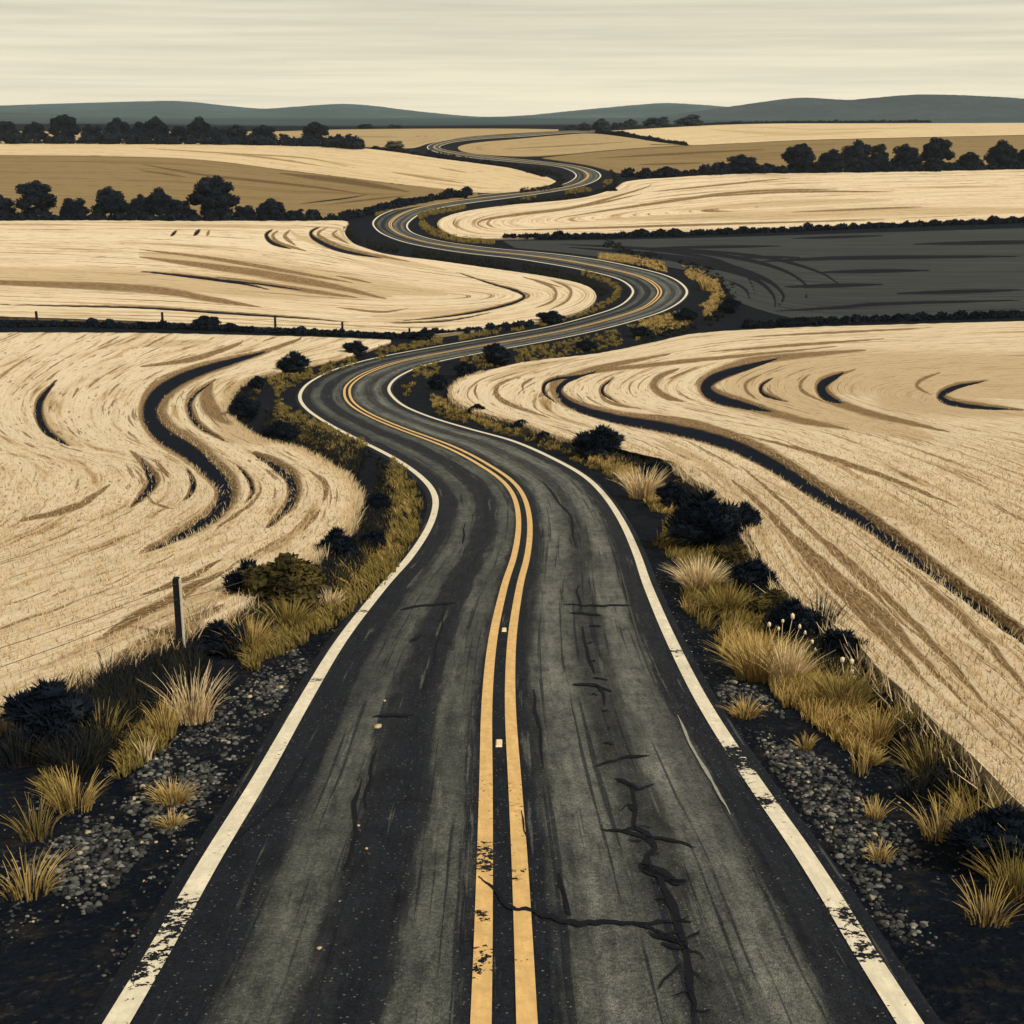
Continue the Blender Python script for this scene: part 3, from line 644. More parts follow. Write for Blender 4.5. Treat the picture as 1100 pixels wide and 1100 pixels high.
field('stubble_field', 'brown stubble field at left above the big dark tree', [off(s2[:8], 0, 0.9), [(-150,200),(150,205),(300,210),(400,212),(513,208.5)], [(-150,237),(0,236),(150,235),(310,234),(370,233),(397,229),(459,219.2),(513,210)]], MB, 0.27, False,
  [(1, [(150,176),(220,188),(330,200),(395,209)], 3.5), (0, [(395,209),(370,213),(320,219)], 1.5), (1, [(150,183),(200,190)], 2.5), (2, [(240,200),(340,208)], 5), (1, [(440,210),(400,214),(350,220)], 2.5), (1, [(300,186),(380,196),(440,206)], 7)], (2.0, 0.7))
field('stubble_field', 'brown stubble field on the upper right above the dark tree row', [[(582,169.5),(650,162.5),(732,156.8),(841,151.5),(950,148.5),(1250,143)], [(585,170.5),(640,169),(732,170),(841,167),(950,164),(1250,160)], [(590,171),(632,177.5),(668,186.5),(706,189),(804,185),(950,182),(1250,177)]], MB, 0.27, False,
  [(1, [(640,170),(730,165),(830,160)], 3), (2, [(700,166),(800,168),(950,160)], 6), (1, [(680,177),(760,175)], 2.5)], (2.2, 0.7))
field('wheat_field', 'cream field on the upper right, topmost below the right hill', [[(655,140.5),(720,136.8),(768,134.3),(841,132.6),(950,132.5),(1250,131.5)], [(690,147.5),(738,155.3),(841,150.6),(950,147.6),(1250,142.2)]], MU, 0.30, False,
  [(2, [(760,139),(850,144),(950,141)], 4), (2, [(800,136),(880,139),(1000,137)], 2)], (2.5, 0.6))
r0 = [(735,155.5),(677,147.9),(637,143.5),(604,145),(550,149.8),(510,153.5),(492,158),(498,163),(522,166.3),(560,168),(604,165.8),(660,160.8),(735,156)]
r1 = [(700,155),(650,152.5),(600,153.5),(560,156.5),(540,159),(560,161.5),(620,160),(700,155.6)]
field('wheat_field', 'small cream field wrapped by the far road bend near the horizon', [r0, r1], MT, 0.30, True, [(1, [(540,160),(600,157),(680,152)], 2)], (1.6, 0.6))
field('wheat_field', 'tan field in the far centre left of the last road bend', [[(-150,141),(150,141),(292,141),(353,139.2),(441,138.2),(550,138.2),(600,139)], [(-150,150),(150,152),(292,153),(380,157),(441,158.5),(463,153),(510,145.7),(600,140)]], MT, 0.30, False, [(1, [(300,146),(400,147),(470,146)], 1.6)], (2.4, 0.6))

# stalks standing at the edges and over the nearest parts of the two near fields
def stalks(fd, n, edge_rows, name, label, dmax=105):
    W, tone = fd['W'], fd['tone']; nv, nu = W.shape[:2]
    cell = np.linalg.norm(np.cross(W[1:, :-1] - W[:-1, :-1], W[:-1, 1:] - W[:-1, :-1]), axis=2)
    dist = W[:-1, :-1, 1]; vis = (np.abs(W[:-1, :-1, 0]) < 0.42 * dist + 5)
    wt = cell * (dist < dmax) * vis * (tone[:-1, :-1, 0] < 0.25) * np.exp(-np.clip(tone[:-1, :-1, 1] * 2.2, 0, 3)) * np.clip((dmax - dist) / 60, 0, 1) ** 1.5 / np.maximum(dist, 12) ** 1.1
    wt = wt.ravel() / wt.sum()
    id_ = RNG.choice(len(wt), n, p=wt); i, j = np.divmod(id_, nu - 1)
    a, b = RNG.random(n)[:, None], RNG.random(n)[:, None]
    P = W[i, j] * (1 - a) * (1 - b) + W[i + 1, j] * a * (1 - b) + W[i, j + 1] * (1 - a) * b + W[i + 1, j + 1] * a * b
    P[:, 2] -= 0.08
    ht = 0.12 + 0.17 * RNG.random(n); wd = 0.018 + 0.0006 * P[:, 1]
    # denser, taller fringe from the soil up along the outside edge
    E = []
    for r in edge_rows:
        e = W[r]; m = (e[:, 1] < 150) & (np.abs(e[:, 0]) < 0.42 * e[:, 1] + 5)
        s = np.concatenate([[0], np.cumsum(np.linalg.norm(np.diff(e, axis=0), axis=1))])
        q = RNG.random(14000) * s[-1]
        x = np.stack([np.interp(q, s, e[:, c]) for c in range(3)], -1)
        dd = np.interp(q, s, e[:, 1]); ok = (dd < 150) & (np.abs(x[:, 0]) < 0.42 * dd + 5)
        E.append(x[ok])
    # and along the lips of the tracks trodden through the crop
    lip = ((tone[..., 0] > 0.22) & (tone[..., 0] < 0.55) & (W[..., 1] < 130) & (np.abs(W[..., 0]) < 0.42 * W[..., 1] + 5)).ravel().nonzero()[0]
    nl = 7000 if len(lip) else 0
    if nl: E.append(W.reshape(-1, 3)[RNG.choice(lip, nl)])
    E = np.concatenate(E); ne = len(E)
    E[:, :2] += RNG.normal(size=(ne, 2)) * 0.14; E[:, 2] = zf(E[:, 0], E[:, 1])
    P = np.concatenate([P, E]); ht = np.concatenate([ht, (0.45 + 0.38 * RNG.random(ne)) * np.where(np.arange(ne) < ne - nl, 1, 0.72)]); wd = np.concatenate([wd, 0.028 + 0.0007 * E[:, 1]])
    V, Fc, al = blades(P, ht, wd, RNG.normal(size=(len(P), 2)) * 0.28, 2)
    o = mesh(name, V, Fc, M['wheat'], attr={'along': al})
    tag(o, label, 'wheat', kind='stuff')
stalks(FL, 22000, [-1], 'wheat_stalks', 'ripe wheat stalks along the edge of the lower left field')
stalks(FR, 36000, [0], 'wheat_stalks', 'ripe wheat stalks along the edge of the large right field')

# ------------------------------------------------------------------ hills
def hills(label, sil, d0, depth, col_, mname):
    P = catmull(sil, 420); sx, sz = ray(P[:, 0], P[:, 1])
    xs_ = sx * d0; top = CZ + sz * d0
    base = CZ - 4
    pr = np.linspace(-1, 1, 30)
    V = []
    for j, t in enumerate(pr):
        w = math.cos(t * PI / 2) ** 1.3
        wob = 1 + 0.05 * np.sin(xs_ / 160 + t * 5) * (1 - w)
        V.append(np.stack([xs_, d0 + t * depth + 60 * np.sin(xs_ / 300), base + (top - base) * w * wob], -1))
    V = np.array(V)
    V[..., 2] += (RNG.random(V.shape[:2]) - 0.5) * 0.8
    o = mesh('hills', V.reshape(-1, 3), grid_faces(30, 420), None, None, True)
    n = NT(mname, 0.95, 0.05)
    f = n.noise(n.mapping(n.obj(), (0.004, 0.004, 0.06)), 1.0, 5, 0.6); g = n.noise(n.obj(), 0.05, 4, 0.7)
    c = n.ramp(f, [(0.35, tuple(x * 0.8 for x in col_)), (0.65, tuple(x * 1.15 for x in col_))])
    c = n.mix(0.4, c, n.ramp(g, [(0.35, (0.5, 0.52, 0.55)), (0.65, (1.25, 1.25, 1.2))]), 'MULTIPLY'); n.col(c)
    o.data.materials.append(n.m)
    return tag(o, label, 'hills', kind='structure')
hills('long low slate-blue hills along the horizon', [(-500,118),(-300,112),(-100,116),(50,112),(150,109.5),(200,109),(250,114),(290,117),(330,114.5),(370,112),(400,113.5),(440,118.5),(500,124.5),(530,125.5),(570,123.5),(620,118.5),(680,113),(715,110.5),(750,112),(790,115),(850,117),(950,112),(1100,116),(1300,110),(1600,118)], 2900, 500, (0.060, 0.092, 0.100), 'distant_woodland')
hills('darker slate hill at the right of the horizon', [(560,134),(620,131),(680,127),(740,121.5),(800,113),(850,106),(872,104.5),(900,106),(922,107),(950,104.5),(1000,101),(1080,104),(1180,112),(1350,106),(1600,120)], 2150, 320, (0.050, 0.066, 0.072), 'nearer_woodland')
hills('low dark foothill at the left of the horizon', [(-500,128),(-200,122),(0,121),(120,124),(250,127.5),(360,130),(440,132.5),(520,134.5)], 2000, 260, (0.055, 0.074, 0.080), 'left_woodland')

# ------------------------------------------------------------------ trees
def tree_proto(kind, seed):
    """unit tree about 1 tall and 1 wide: crown and trunk meshes"""
    rs = random.Random(seed); lobes = []
    ring = lambda n, r, z0, z1, q0, q1: [(r * math.cos(i * 6.283 / n + rs.random() * .5), r * math.sin(i * 6.283 / n + rs.random() * .5), rs.uniform(z0, z1), rs.uniform(q0, q1)) for i in range(n)]
    if kind == 'round':
        lobes = [(0, 0, 0.52, 0.38)] + ring(8, 0.29, 0.22, 0.42, 0.20, 0.25) + ring(6, 0.25, 0.55, 0.72, 0.16, 0.21) + [(0.03, 0, 0.84, 0.17)]
    elif kind == 'spread':
        lobes = [(0, 0, 0.60, 0.30)] + ring(9, 0.35, 0.36, 0.56, 0.13, 0.18) + ring(7, 0.27, 0.62, 0.78, 0.13, 0.18) + ring(3, 0.10, 0.82, 0.88, 0.12, 0.15) + ring(5, 0.2, 0.14, 0.28, 0.12, 0.17)
    else:
        lobes = [(0, 0, 0.45, 0.36), (0, 0, 0.2, 0.3)] + ring(8, 0.30, 0.14, 0.40, 0.17, 0.24) + ring(5, 0.22, 0.5, 0.82, 0.12, 0.2)
    V, Fc = crown_mesh(lobes, 4600, 0.023, 0.15, 0.76, seed)
    t = [tube([(0, 0, -0.03), (0.01, 0, 0.15), (0, 0.01, 0.32), (0.01, 0, 0.6)], [0.045, 0.034, 0.028, 0.012])]
    for l in [q for q in lobes if abs(q[0]) + abs(q[1]) > 0.15][:6]:
        t.append(tube([(0, 0, 0.2), (l[0] * 0.5, l[1] * 0.5, 0.2 + (l[2] - 0.2) * 0.6), (l[0], l[1], l[2])], [0.02, 0.014, 0.006], 5))
    return (V, Fc), join(t)
PROT = {}
def tree(px, yb, wpx, hpx, kind, label, group=None, mat='leaf_dark', name='tree', seed=0, catg='tree'):
    p = G(px, yb); m = mpp(p); key = (kind, mat, seed % 3)
    sc = (wpx * m, wpx * m, hpx * m * 1.04)
    if key not in PROT:
        r = thing(name, p, label, catg, group)
        (V, Fc), (Vt, Ft) = tree_proto(kind, 11 + 7 * (seed % 3) + len(kind))
        mesh('crown', V, Fc, M[mat], r); mesh('trunk', Vt, Ft, M['bark'], r, True)
        PROT[key] = r; r.scale = sc; r.rotation_euler = (0, 0, random.random() * 6)
    else:
        r = dup(PROT[key], p, label, group, sc, random.random() * 6); r.name = name
        if not group and 'group' in r: del r['group']
    return r
GA, GB, GC, GD = 'trees of the upper left tree row', 'trees above the left field', 'trees of the right tree row', 'far trees on the horizon'
for a in [(169,154,30,27,'round','dark round tree second from the left end of the upper left tree row',0),(193,154,24,20,'bushy','low dark tree in the gap between two tall round ones, upper left row',1),
          (215,154,32,27,'round','broad dark tree with a high dome in the upper left tree row',1),(236,154,20,18,'bushy','small dark tree leaning on the right flank of the broad domed one, upper left row',2),
          (254,155,28,20,'round','medium dark tree near the middle of the upper left tree row',2),(283,155.5,30,20,'round','medium dark tree just left of the gap in the upper left tree row',0),
          (305,156,14,12,'bushy','very small dark tree in the gap left of the tallest tree, upper left row',0),(320,156,16,9,'bushy','low dark bushy tree at the left foot of the tallest tree, upper left row',1),
          (339,157,31,25,'spread','tallest wide-crowned dark tree of the upper left tree row',0),(364,158.5,18,14,'round','small rounded dark tree second from the right end of the upper left row',1),
          (383,160,16,11,'bushy','smallest dark tree ending the upper left row on the right',2),(150,154,26,22,'bushy','dark bushy tree at the left side of the upper left tree row',0)]:
    tree(*a[:6], GA, seed=a[6])
for a in [(128,154,30,26,'round',1),(100,153,26,20,'bushy',2),(70,153,34,28,'spread',1),(38,153,28,21,'round',0),(8,152,30,24,'bushy',1)]:
    tree(*a[:5], 'dark tree of the upper left row beyond the left side of the photo', GA, seed=a[5])
for a in [(232,236,56,44,'spread','biggest dark tree on the left with a spreading ragged crown',2),(172,236,36,33,'round','rounded dark tree left of the big spreading tree',1),(152,236,30,28,'bushy','dark bushy tree at the far left of the lower tree group',2),
          (196,237,30,22,'bushy','low dark bushy tree between the rounded tree and the big spreading tree',0),(263,237,30,18,'bushy','low dark bushy tree under the right side of the big spreading tree',1),(292,237,34,23,'round','medium dark tree right of the big spreading tree',2),(318,237,24,13,'bushy','low dark bush-like tree at the right end of the lower tree group',2)]:
    tree(*a[:6], GB, seed=a[6])
for a in [(120,236,40,34,'round',0),(80,236,34,26,'bushy',1),(40,236,44,40,'spread',1),(0,236,36,26,'round',2)]:
    tree(*a[:5], 'dark tree of the lower left group beyond the left side of the photo', GB, seed=a[5])
for a in [(717,190.5,26,13,'bushy','small low dark tree standing alone at the left of the right tree row',1),(797,187,38,20,'round','wide low dark tree left of the tall one in the right tree row',0),(825,186.5,22,12,'bushy','small dark tree in the dip between two larger ones, right row',2),
          (858,186,38,30,'spread','tall spreading dark tree in the middle of the right tree row',1),(893,185.5,34,24,'round','rounded dark tree just right of the tall spreading one, right row',1),(919,185,36,33,'round','tallest dark tree of the right row, towards the right edge',2),(943,185,30,29,'bushy','dark bushy tree at the right end of the right tree row',0),
          (775,188,18,12,'bushy','small dark tree at the left foot of the wide low tree, right row',0),(875,186.5,24,15,'bushy','low dark tree filling the gap right of the tall spreading one',1)]:
    tree(*a[:6], GC, seed=a[6])
for a in [(972,184,34,28,'round',0),(1005,183,36,33,'spread',2),(1040,183,30,22,'bushy',1),(1075,182,36,30,'round',1),(1105,181,32,26,'bushy',2)]:
    tree(*a[:5], 'dark tree of the right row beyond the right side of the photo', GC, seed=a[5])
for a in [(613,140.5,13,6.5,'bushy','smallest far tree at the left end of the horizon clump',0),(627,140.5,16,8.5,'round','small far tree second from the left in the horizon clump',0),(646,140.8,21,13,'round','highest rounded far tree of the horizon clump above the road end',1),(663,139.6,16,9,'bushy','low far tree just right of the highest one in the horizon clump',1),
          (677,138.8,18,10.5,'round','medium far tree in the middle right of the horizon clump',2),(706,137,34,12,'bushy','wide low far tree at the right of the horizon clump',2),(740,135.6,32,12,'bushy','wide far tree at the foot of the right hill',0)]:
    tree(*a[:6], GD, 'leaf_far', seed=a[6])
tree(393, 138.6, 22, 6, 'bushy', 'faint far tree below the left foothill', GD, 'leaf_far', seed=1); tree(424, 138.5, 18, 5, 'bushy', 'faint low far tree below the hills, left of centre', GD, 'leaf_far', seed=2)
tree(424, 159.4, 24, 9, 'bushy', 'pale grey bush-like tree beside the last road bend', None, 'leaf_pale', seed=1)

# ------------------------------------------------------------------ hedges
def hedge(pts, hpx, label, mat='leaf_dark', leaf=0.22, dens=1.0, thick=1.0):
    P = smooth(np.array(pts, float), 200); W = ground(P[:, 0], P[:, 1])
    s = np.concatenate([[0], np.cumsum(np.linalg.norm(np.diff(W, axis=0), axis=1))])
    base = W[len(W) // 2]; r = thing('hedge', base, label, 'hedge')
    lobes = []; q = 0.0
    while q < s[-1]:
        p = np.array([np.interp(q, s, W[:, c]) for c in range(3)]); m = mpp(p)
        h = hpx * m * (0.55 + 0.7 * random.random()) * (1.5 if random.random() < 0.10 else 1)
        p = p + np.array([random.uniform(-.3, .3), random.uniform(-.3, .3), 0]) * h
        p[2] = zf(p[0], p[1]) + h * 0.32
        lobes.append((*(p - base), h * 0.62)); q += h * 0.62 * thick
    V, Fc = crown_mesh(lobes, int(min(16000, len(lobes) * 130 * dens)), leaf, 0.2, 0.78, 3, 1.4)
    mesh('foliage', V, Fc, M[mat], r); return r
hedge([(545,257),(620,256.5),(680,255),(740,253),(804,250.5),(870,248),(950,244.5),(1050,241),(1150,237)], 5.5, 'long dark hedge between the cream field and the ploughed field', leaf=0.30)
hedge([(-30,352),(60,351),(150,353),(220,354.5),(295,358),(368,361),(430,363.5),(470,361),(520,356.5),(570,350)], 6.5, 'dark ragged hedge with fence posts in it, left middle', leaf=0.16)
hedge([(-30,238.5),(100,238),(200,238.5),(300,238.5),(360,237.5),(395,230.5),(430,223),(470,215.5),(505,210)], 9, 'dark hedge at the foot of the left trees running to the road', leaf=0.30)
hedge([(800,352),(840,350.5),(880,348),(920,346.5),(960,345),(1040,342.5),(1130,339)], 8, 'dark ragged hedge between the ploughed field and the large right field', leaf=0.17)
hedge([(-20,155),(60,155),(150,155.5),(240,156),(300,157),(350,158.5),(390,161)], 12, 'dark hedge under the upper left tree row', leaf=0.5, thick=1.4)
hedge([(670,190),(706,191),(760,189),(804,187.3),(870,186.8),(950,185.5),(1050,183.5),(1120,182)], 9, 'dark hedge under the right tree row', leaf=0.45, thick=1.2)
hedge([(641,142.5),(665,145.5),(690,150),(715,154),(737,156.5)], 3.2, 'thin dark hedge crossing the far fields near the horizon', leaf=0.5)
hedge([(400,160.5),(425,163.5),(470,170.5),(520,177),(555,182.5),(585,191)], 2.5, 'low dark hedge on the near side of the far road arm', leaf=0.3)
hedge([(1000,131.6),(900,132.2),(800,133),(740,135.6),(700,138.2),(660,140.6)], 1.8, 'thin dark hedge along the top of the upper right field', 'leaf_far', leaf=0.6)

# ------------------------------------------------------------------ bushes
BPROT = {}
def bush(px, yb, wpx, hpx, label, mat='leaf_bush', spiky=0.7, seed=0, leaf=0.055, group='roadside bushes'):
    p = G(px, yb); m = mpp(p); key = (mat, spiky, seed, leaf)
    sc = (wpx * m, wpx * m * 0.9, hpx * m * 1.05)
    if key in BPROT:
        return dup(BPROT[key], p, label, group, sc, random.random() * 6)
    rs = random.Random(seed * 13 + 5)
    r = thing('bush', p, label, 'bush', group); BPROT[key] = r; r.scale = sc
    lobes = [(0, 0, 0.45, 0.34), (0, 0, 0.22, 0.36)] + [(0.27 * math.cos(a), 0.27 * math.sin(a), 0.22 + 0.38 * rs.random(), 0.17 + 0.08 * rs.random()) for a in [i * 0.9 + rs.random() * .4 for i in range(7)]] + [(0.05, 0, 0.74, 0.17)]
    V, Fc = crown_mesh(lobes, 3800, leaf * 0.62, spiky, 0.80, seed, 2.1 if spiky > 0.5 else 1.3)
    mesh('foliage', V, Fc, M[mat], r)
    st = [tube([(0, 0, -0.04), (0.1 * math.cos(a), 0.1 * math.sin(a), 0.2), (0.3 * math.cos(a), 0.3 * math.sin(a), 0.6)], [0.02, 0.014, 0.006], 5) for a in [i * 1.26 for i in range(5)]]
    Vs, Fs = join(st); mesh('stems', Vs, Fs, M['bark'], r)
    return r
for a in [(315,401,38,25,'dark spiky bush at the corner of the lower left field, beside the first bend','leaf_bush',.7,0),(382,382,30,17,'dark bush on the left verge above the first bend, second along','leaf_bush',.7,1),(455,364,28,10,'small low dark bush in the hedge left of the road','leaf_bush',.4,2),
          (534,392,34,25,'dark pointed bush overlapping the white line right of the road','leaf_bush',.7,0),(592,347,34,14,'dark rounded bush at the field tip inside the right bend','leaf_bush',.4,1),(643,491,62,36,'dark spiky bush on the right verge at the field edge, standing alone','leaf_bush',.7,2),
          (757,590,98,66,'largest dark spiky bush on the right verge','leaf_bush',.7,1),(797,580,42,44,'dark spiky bush leaning into the right field beside the largest bush','leaf_bush',.7,0),(788,612,44,32,'olive rounded bush below the largest bush on the right verge','leaf_olive',.4,1),
          (306,660,100,72,'large bush on the left verge with olive top and dark spiky left side','leaf_olive',.4,2),(272,656,64,60,'dark spiky bush on the left flank of the large olive bush','leaf_bush',.7,2),(362,606,54,42,'dark bush between the left field and the olive grass','leaf_bush',.7,1),
          (830,664,60,34,'olive leafy bush low on the right verge','leaf_olive',.4,0),(222,353,34,15,'small dark bush in the left middle hedge between two fence posts','leaf_bush',.4,2),(250,356,18,9,'tiny dark bush right of the small hedge bush','leaf_bush',.4,0),
          (397,231,16,8,'small dark bush at the left of the far road loop','leaf_bush',.4,1),(495,213,18,8,'small dark bush on the field side above the far road loop','leaf_bush',.4,2),(276,417,22,14,'small dark tuft-like bush at the left field corner above the verge','leaf_bush',.7,0),
          (690,253,20,8,'small dark bush rising from the long hedge','leaf_bush',.4,0),(583,474,16,12,'small spiky dark bush at the right field edge by the road','leaf_bush',.7,0),(655,206,20,6,'small dark bush outside the far right bend','leaf_bush',.4,1)]:
    bush(*a[:5], a[5], a[6], a[7])
for a in [(262,452,40,28,'dark low bush on the left verge where the field curves in by the first bend'),(300,476,44,26,'dark low bush on the left verge below the first bend, between olive grass and wheat'),
          (408,552,32,24,'dark low bush on the left verge against the rounded field edge'),(402,592,36,24,'dark bush in olive grass of the left verge, just below the rounded field edge'),(238,700,64,36,'dark low bush on the left verge behind the golden tuft'),
          (702,520,44,26,'dark low bush on the right verge between the pale straw tuft and the wheat'),(722,545,40,30,'dark bush on the right verge above the largest bush'),(810,640,60,44,'dark low bush on the right verge between two olive bushes'),(850,690,70,50,'dark bush behind the seed heads on the right verge'),
          (905,715,64,44,'dark bush at the wheat edge behind the tall seed heads, right'),(560,462,26,12,'tiny dark bush along the right field edge near the inner bend'),(512,446,24,13,'tiny dark bush at the tip of the right field beside the road'),(470,418,26,18,'dark low bush inside the first bend right of the white line'),(500,405,28,18,'dark low bush inside the first bend, touching the field tip'),
          (735,346,30,16,'dark low bush below the right bend'),(783,336,28,16,'dark low bush at the corner of the ploughed field'),(630,376,30,12,'dark low bush between road and right field, left of the bend'),(690,362,30,12,'dark low bush between road and right field, close under the bend')]:
    bush(*a, 'leaf_bush', .7, hash(a[0] * 7) % 3)
bush(60, 800, 120, 75, 'dark bush beyond the left side of the photo', 'leaf_bush', .7, 2); bush(1075, 930, 130, 70, 'dark bush beyond the right side of the photo', 'leaf_bush', .7, 1)


# ------------------------------------------------------------------ verge grass
def band_points(bands, dens):
    out = []
    for pts, w0, w1, kq in bands:
        P = smooth(np.array(pts, float), 200); nn = np.gradient(P, axis=0); nn /= np.linalg.norm(nn, axis=1, keepdims=True); nn = np.stack([-nn[:, 1], nn[:, 0]], -1)
        ln = np.linalg.norm(np.diff(P, axis=0), axis=1).sum(); hw = np.linspace(w0, w1, 200)
        n = int(ln * (w0 + w1) * dens * kq); i = RNG.integers(0, 200, n)
        out.append(P[i] + nn[i] * (hw[i] * RNG.uniform(-1, 1, n))[:, None])
    return np.concatenate(out)

def noise2(x, y):
    return (np.sin(x * 1.9 + 1.7 * np.sin(y * 0.9)) + np.sin(y * 1.3 + 2.1 * np.sin(x * 0.7 + 1)) + np.sin((x + y) * 2.7 + 0.5)) / 3

def verge(label, bands, dens, mat, hgt, lean, cut=-0.25, per=16, sc=(1.0, 1.0)):
    PX = band_points(bands, dens); W = ground(PX[:, 0], PX[:, 1])
    s = np.maximum(W[:, 1], 15) / 40.0
    v = noise2(W[:, 0] / s ** 0.6 * sc[0], W[:, 1] / s ** 0.9 * 0.55 * sc[1])
    W = W[v > cut]; n = len(W); hs = hgt * (0.6 + 0.6 * RNG.random(n)) * (1 + 0.9 * np.clip((W[:, 1] - 120) / 250, 0, 1))
    base = np.repeat(W, per, 0); N = len(base); rad = np.repeat(hs, per) * 0.35
    a = RNG.random(N) * 2 * PI; r = np.sqrt(RNG.random(N))
    dx = np.stack([np.cos(a) * r, np.sin(a) * r], -1)
    base[:, :2] += dx * rad[:, None]; base[:, 2] = zf(base[:, 0], base[:, 1]) - 0.02
    ht = np.repeat(hs, per) * (0.55 + 0.55 * RNG.random(N)) * (1 - 0.35 * r)
    ln = dx * 0.55 + np.array(lean) + RNG.normal(size=(N, 2)) * 0.15
    wd = 0.018 + 0.00075 * base[:, 1]
    V, Fc, al = blades(base, ht, wd, ln, 2)
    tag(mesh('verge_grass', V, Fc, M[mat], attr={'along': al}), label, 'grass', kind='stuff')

LN = [([(412,380),(340,397),(300,413),(284,430),(300,446),(330,461),(362,476),(392,491),(414,506),(430,526),(436,546),(428,572),(412,597),(385,625),(350,652),(308,676),(268,688)], 7, 24, 1.0)]
verge('olive grass strip on the left verge round the first bend', LN + [([(300,400),(282,425),(292,445),(330,465),(372,487),(408,510),(425,540)], 12, 20, .7)], 0.085, 'olive', 0.46, (-0.30, -0.1), -0.22)
verge('golden blades among the olive grass of the left verge', [([(300,412),(300,445),(350,470),(400,500),(432,545),(405,600),(350,645)], 8, 14, 1)], 0.022, 'gold', 0.5, (-0.3, -0.1), 0.0)
RN = [([(452,425),(470,436),(520,452),(560,462)], 8, 6, 1.2), ([(436,414),(446,425),(480,441),(520,453),(570,466),(608,482),(655,502),(692,527),(705,548)], 7, 13, 1.0), ([(712,575),(745,592),(755,625),(760,652),(800,668),(815,700),(850,722),(890,745),(960,775),(1040,830)], 20, 24, .9)]
verge('olive grass clumps on the right verge below the first bend', RN, 0.07, 'olive', 0.46, (0.28, -0.1), -0.35)
verge('golden dry grass on the right verge along the white line', [([(440,415),(455,427),(500,446),(560,462),(605,478)], 5, 7, 1), ([(635,490),(670,505),(705,535),(722,548)], 8, 12, 1.2), ([(775,690),(820,705),(865,728),(920,755),(1000,800)], 12, 16, .8)], 0.085, 'gold', 0.5, (0.25, -0.1), -0.45)
verge('olive grass between the road and the right field tip', [([(445,404),(480,394),(540,387),(600,376),(660,364),(710,350),(742,336)], 7, 9, 1.0)], 0.12, 'olive', 0.5, (-0.25, 0), -0.3)
verge('golden olive grass on the outside of the right bend', [([(690,354),(745,340),(768,327),(770,312),(755,299),(722,290),(685,281),(645,276)], 9, 3, 1.0)], 0.36, 'gold', 0.5, (-0.3, 0), -0.5)
verge('olive grass along the left edge of the middle road', [([(415,377),(480,365.5),(560,352),(625,337),(652,326),(664,314),(655,304),(625,293)], 3, 3, 1.0)], 0.35, 'olive', 0.4, (0, 0), -0.3)
verge('olive grass round the far road loops', [([(452,238),(462,248),(490,257),(530,261)], 4, 2, 1), ([(446,236),(460,230),(500,223)], 3, 2, 1), ([(391,244),(393,236),(405,229),(440,219)], 3, 1.5, 1), ([(655,193),(650,198),(630,204),(600,209),(560,215)], 3, 2, 1)], 0.5, 'olive', 0.5, (0, 0), -0.2)
verge('olive and gold grass low on the right verge above the gravel', [([(745,648),(790,692),(850,738),(930,792),(1040,860)], 12, 26, 1)], 0.07, 'gold', 0.42, (0.2, -0.1), 0.05)
verge('olive weeds along the top of the left gravel', [([(335,648),(290,690),(235,735),(165,790),(60,860)], 8, 22, 1)], 0.05, 'olive', 0.36, (-0.2, -0.1), 0.1)
verge('dark grass among the verges', [([(262,420),(262,440),(300,462),(350,480),(395,505),(405,540),(395,575),(330,640),(240,690),(170,730),(60,820)], 12, 26, 1), ([(480,425),(540,452),(620,478),(690,495),(740,530),(790,590),(830,640),(880,700),(960,760),(1050,850)], 6, 26, 1), ([(650,262),(700,278),(770,297),(785,320),(760,345),(690,362)], 4, 6, 1)], 0.13, 'inkgrass', 0.62, (0, -0.1), -0.6)
verge('dark grass beside the far road', [([(372,246),(380,258),(420,268),(500,280),(580,292),(625,303),(650,316)], 3, 4, 1), ([(460,164),(500,172),(560,180),(600,189),(600,200),(560,206)], 2, 2, 1), ([(655,185),(662,193),(650,205),(600,213),(540,219)], 2, 2, 1)], 0.45, 'inkgrass', 0.6, (0, 0), -0.6)

# ------------------------------------------------------------------ single tufts and weeds
def tuft(px, yb, wpx, hpx, mat, label, n=150, group='grass tufts on the verges', lean=0.0, name='grass_tuft', dense=1.0):
    p = G(px, yb); m = mpp(p); W, H = wpx * m, hpx * m * 1.1
    a = RNG.random(n) * 2 * PI; r = np.sqrt(RNG.random(n)); dx = np.stack([np.cos(a) * r, np.sin(a) * r], -1)
    base = np.zeros((n, 3)); base[:, :2] = dx * W * 0.22 * dense
    ht = H * (0.38 + 0.7 * RNG.random(n) ** 0.8) * (1 - 0.2 * r)
    ln = dx * (W * 0.46 / H) * (0.6 + 0.8 * RNG.random((n, 1))) + np.array([lean, 0]) + RNG.normal(size=(n, 2)) * 0.12
    V, Fc, al = blades(base, ht, np.full(n, max(0.010, 1.15 * m)) * (0.7 + 0.6 * RNG.random(n)), ln, 4, 0.7)
    base_z = zf(V[:, 0] + p[0], V[:, 1] + p[1]) - p[2]
    V[:, 2] += np.clip(base_z, -0.3, 0.3) * 0.5
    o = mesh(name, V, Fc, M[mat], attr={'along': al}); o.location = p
    return tag(o, label, 'grass tuft', group)
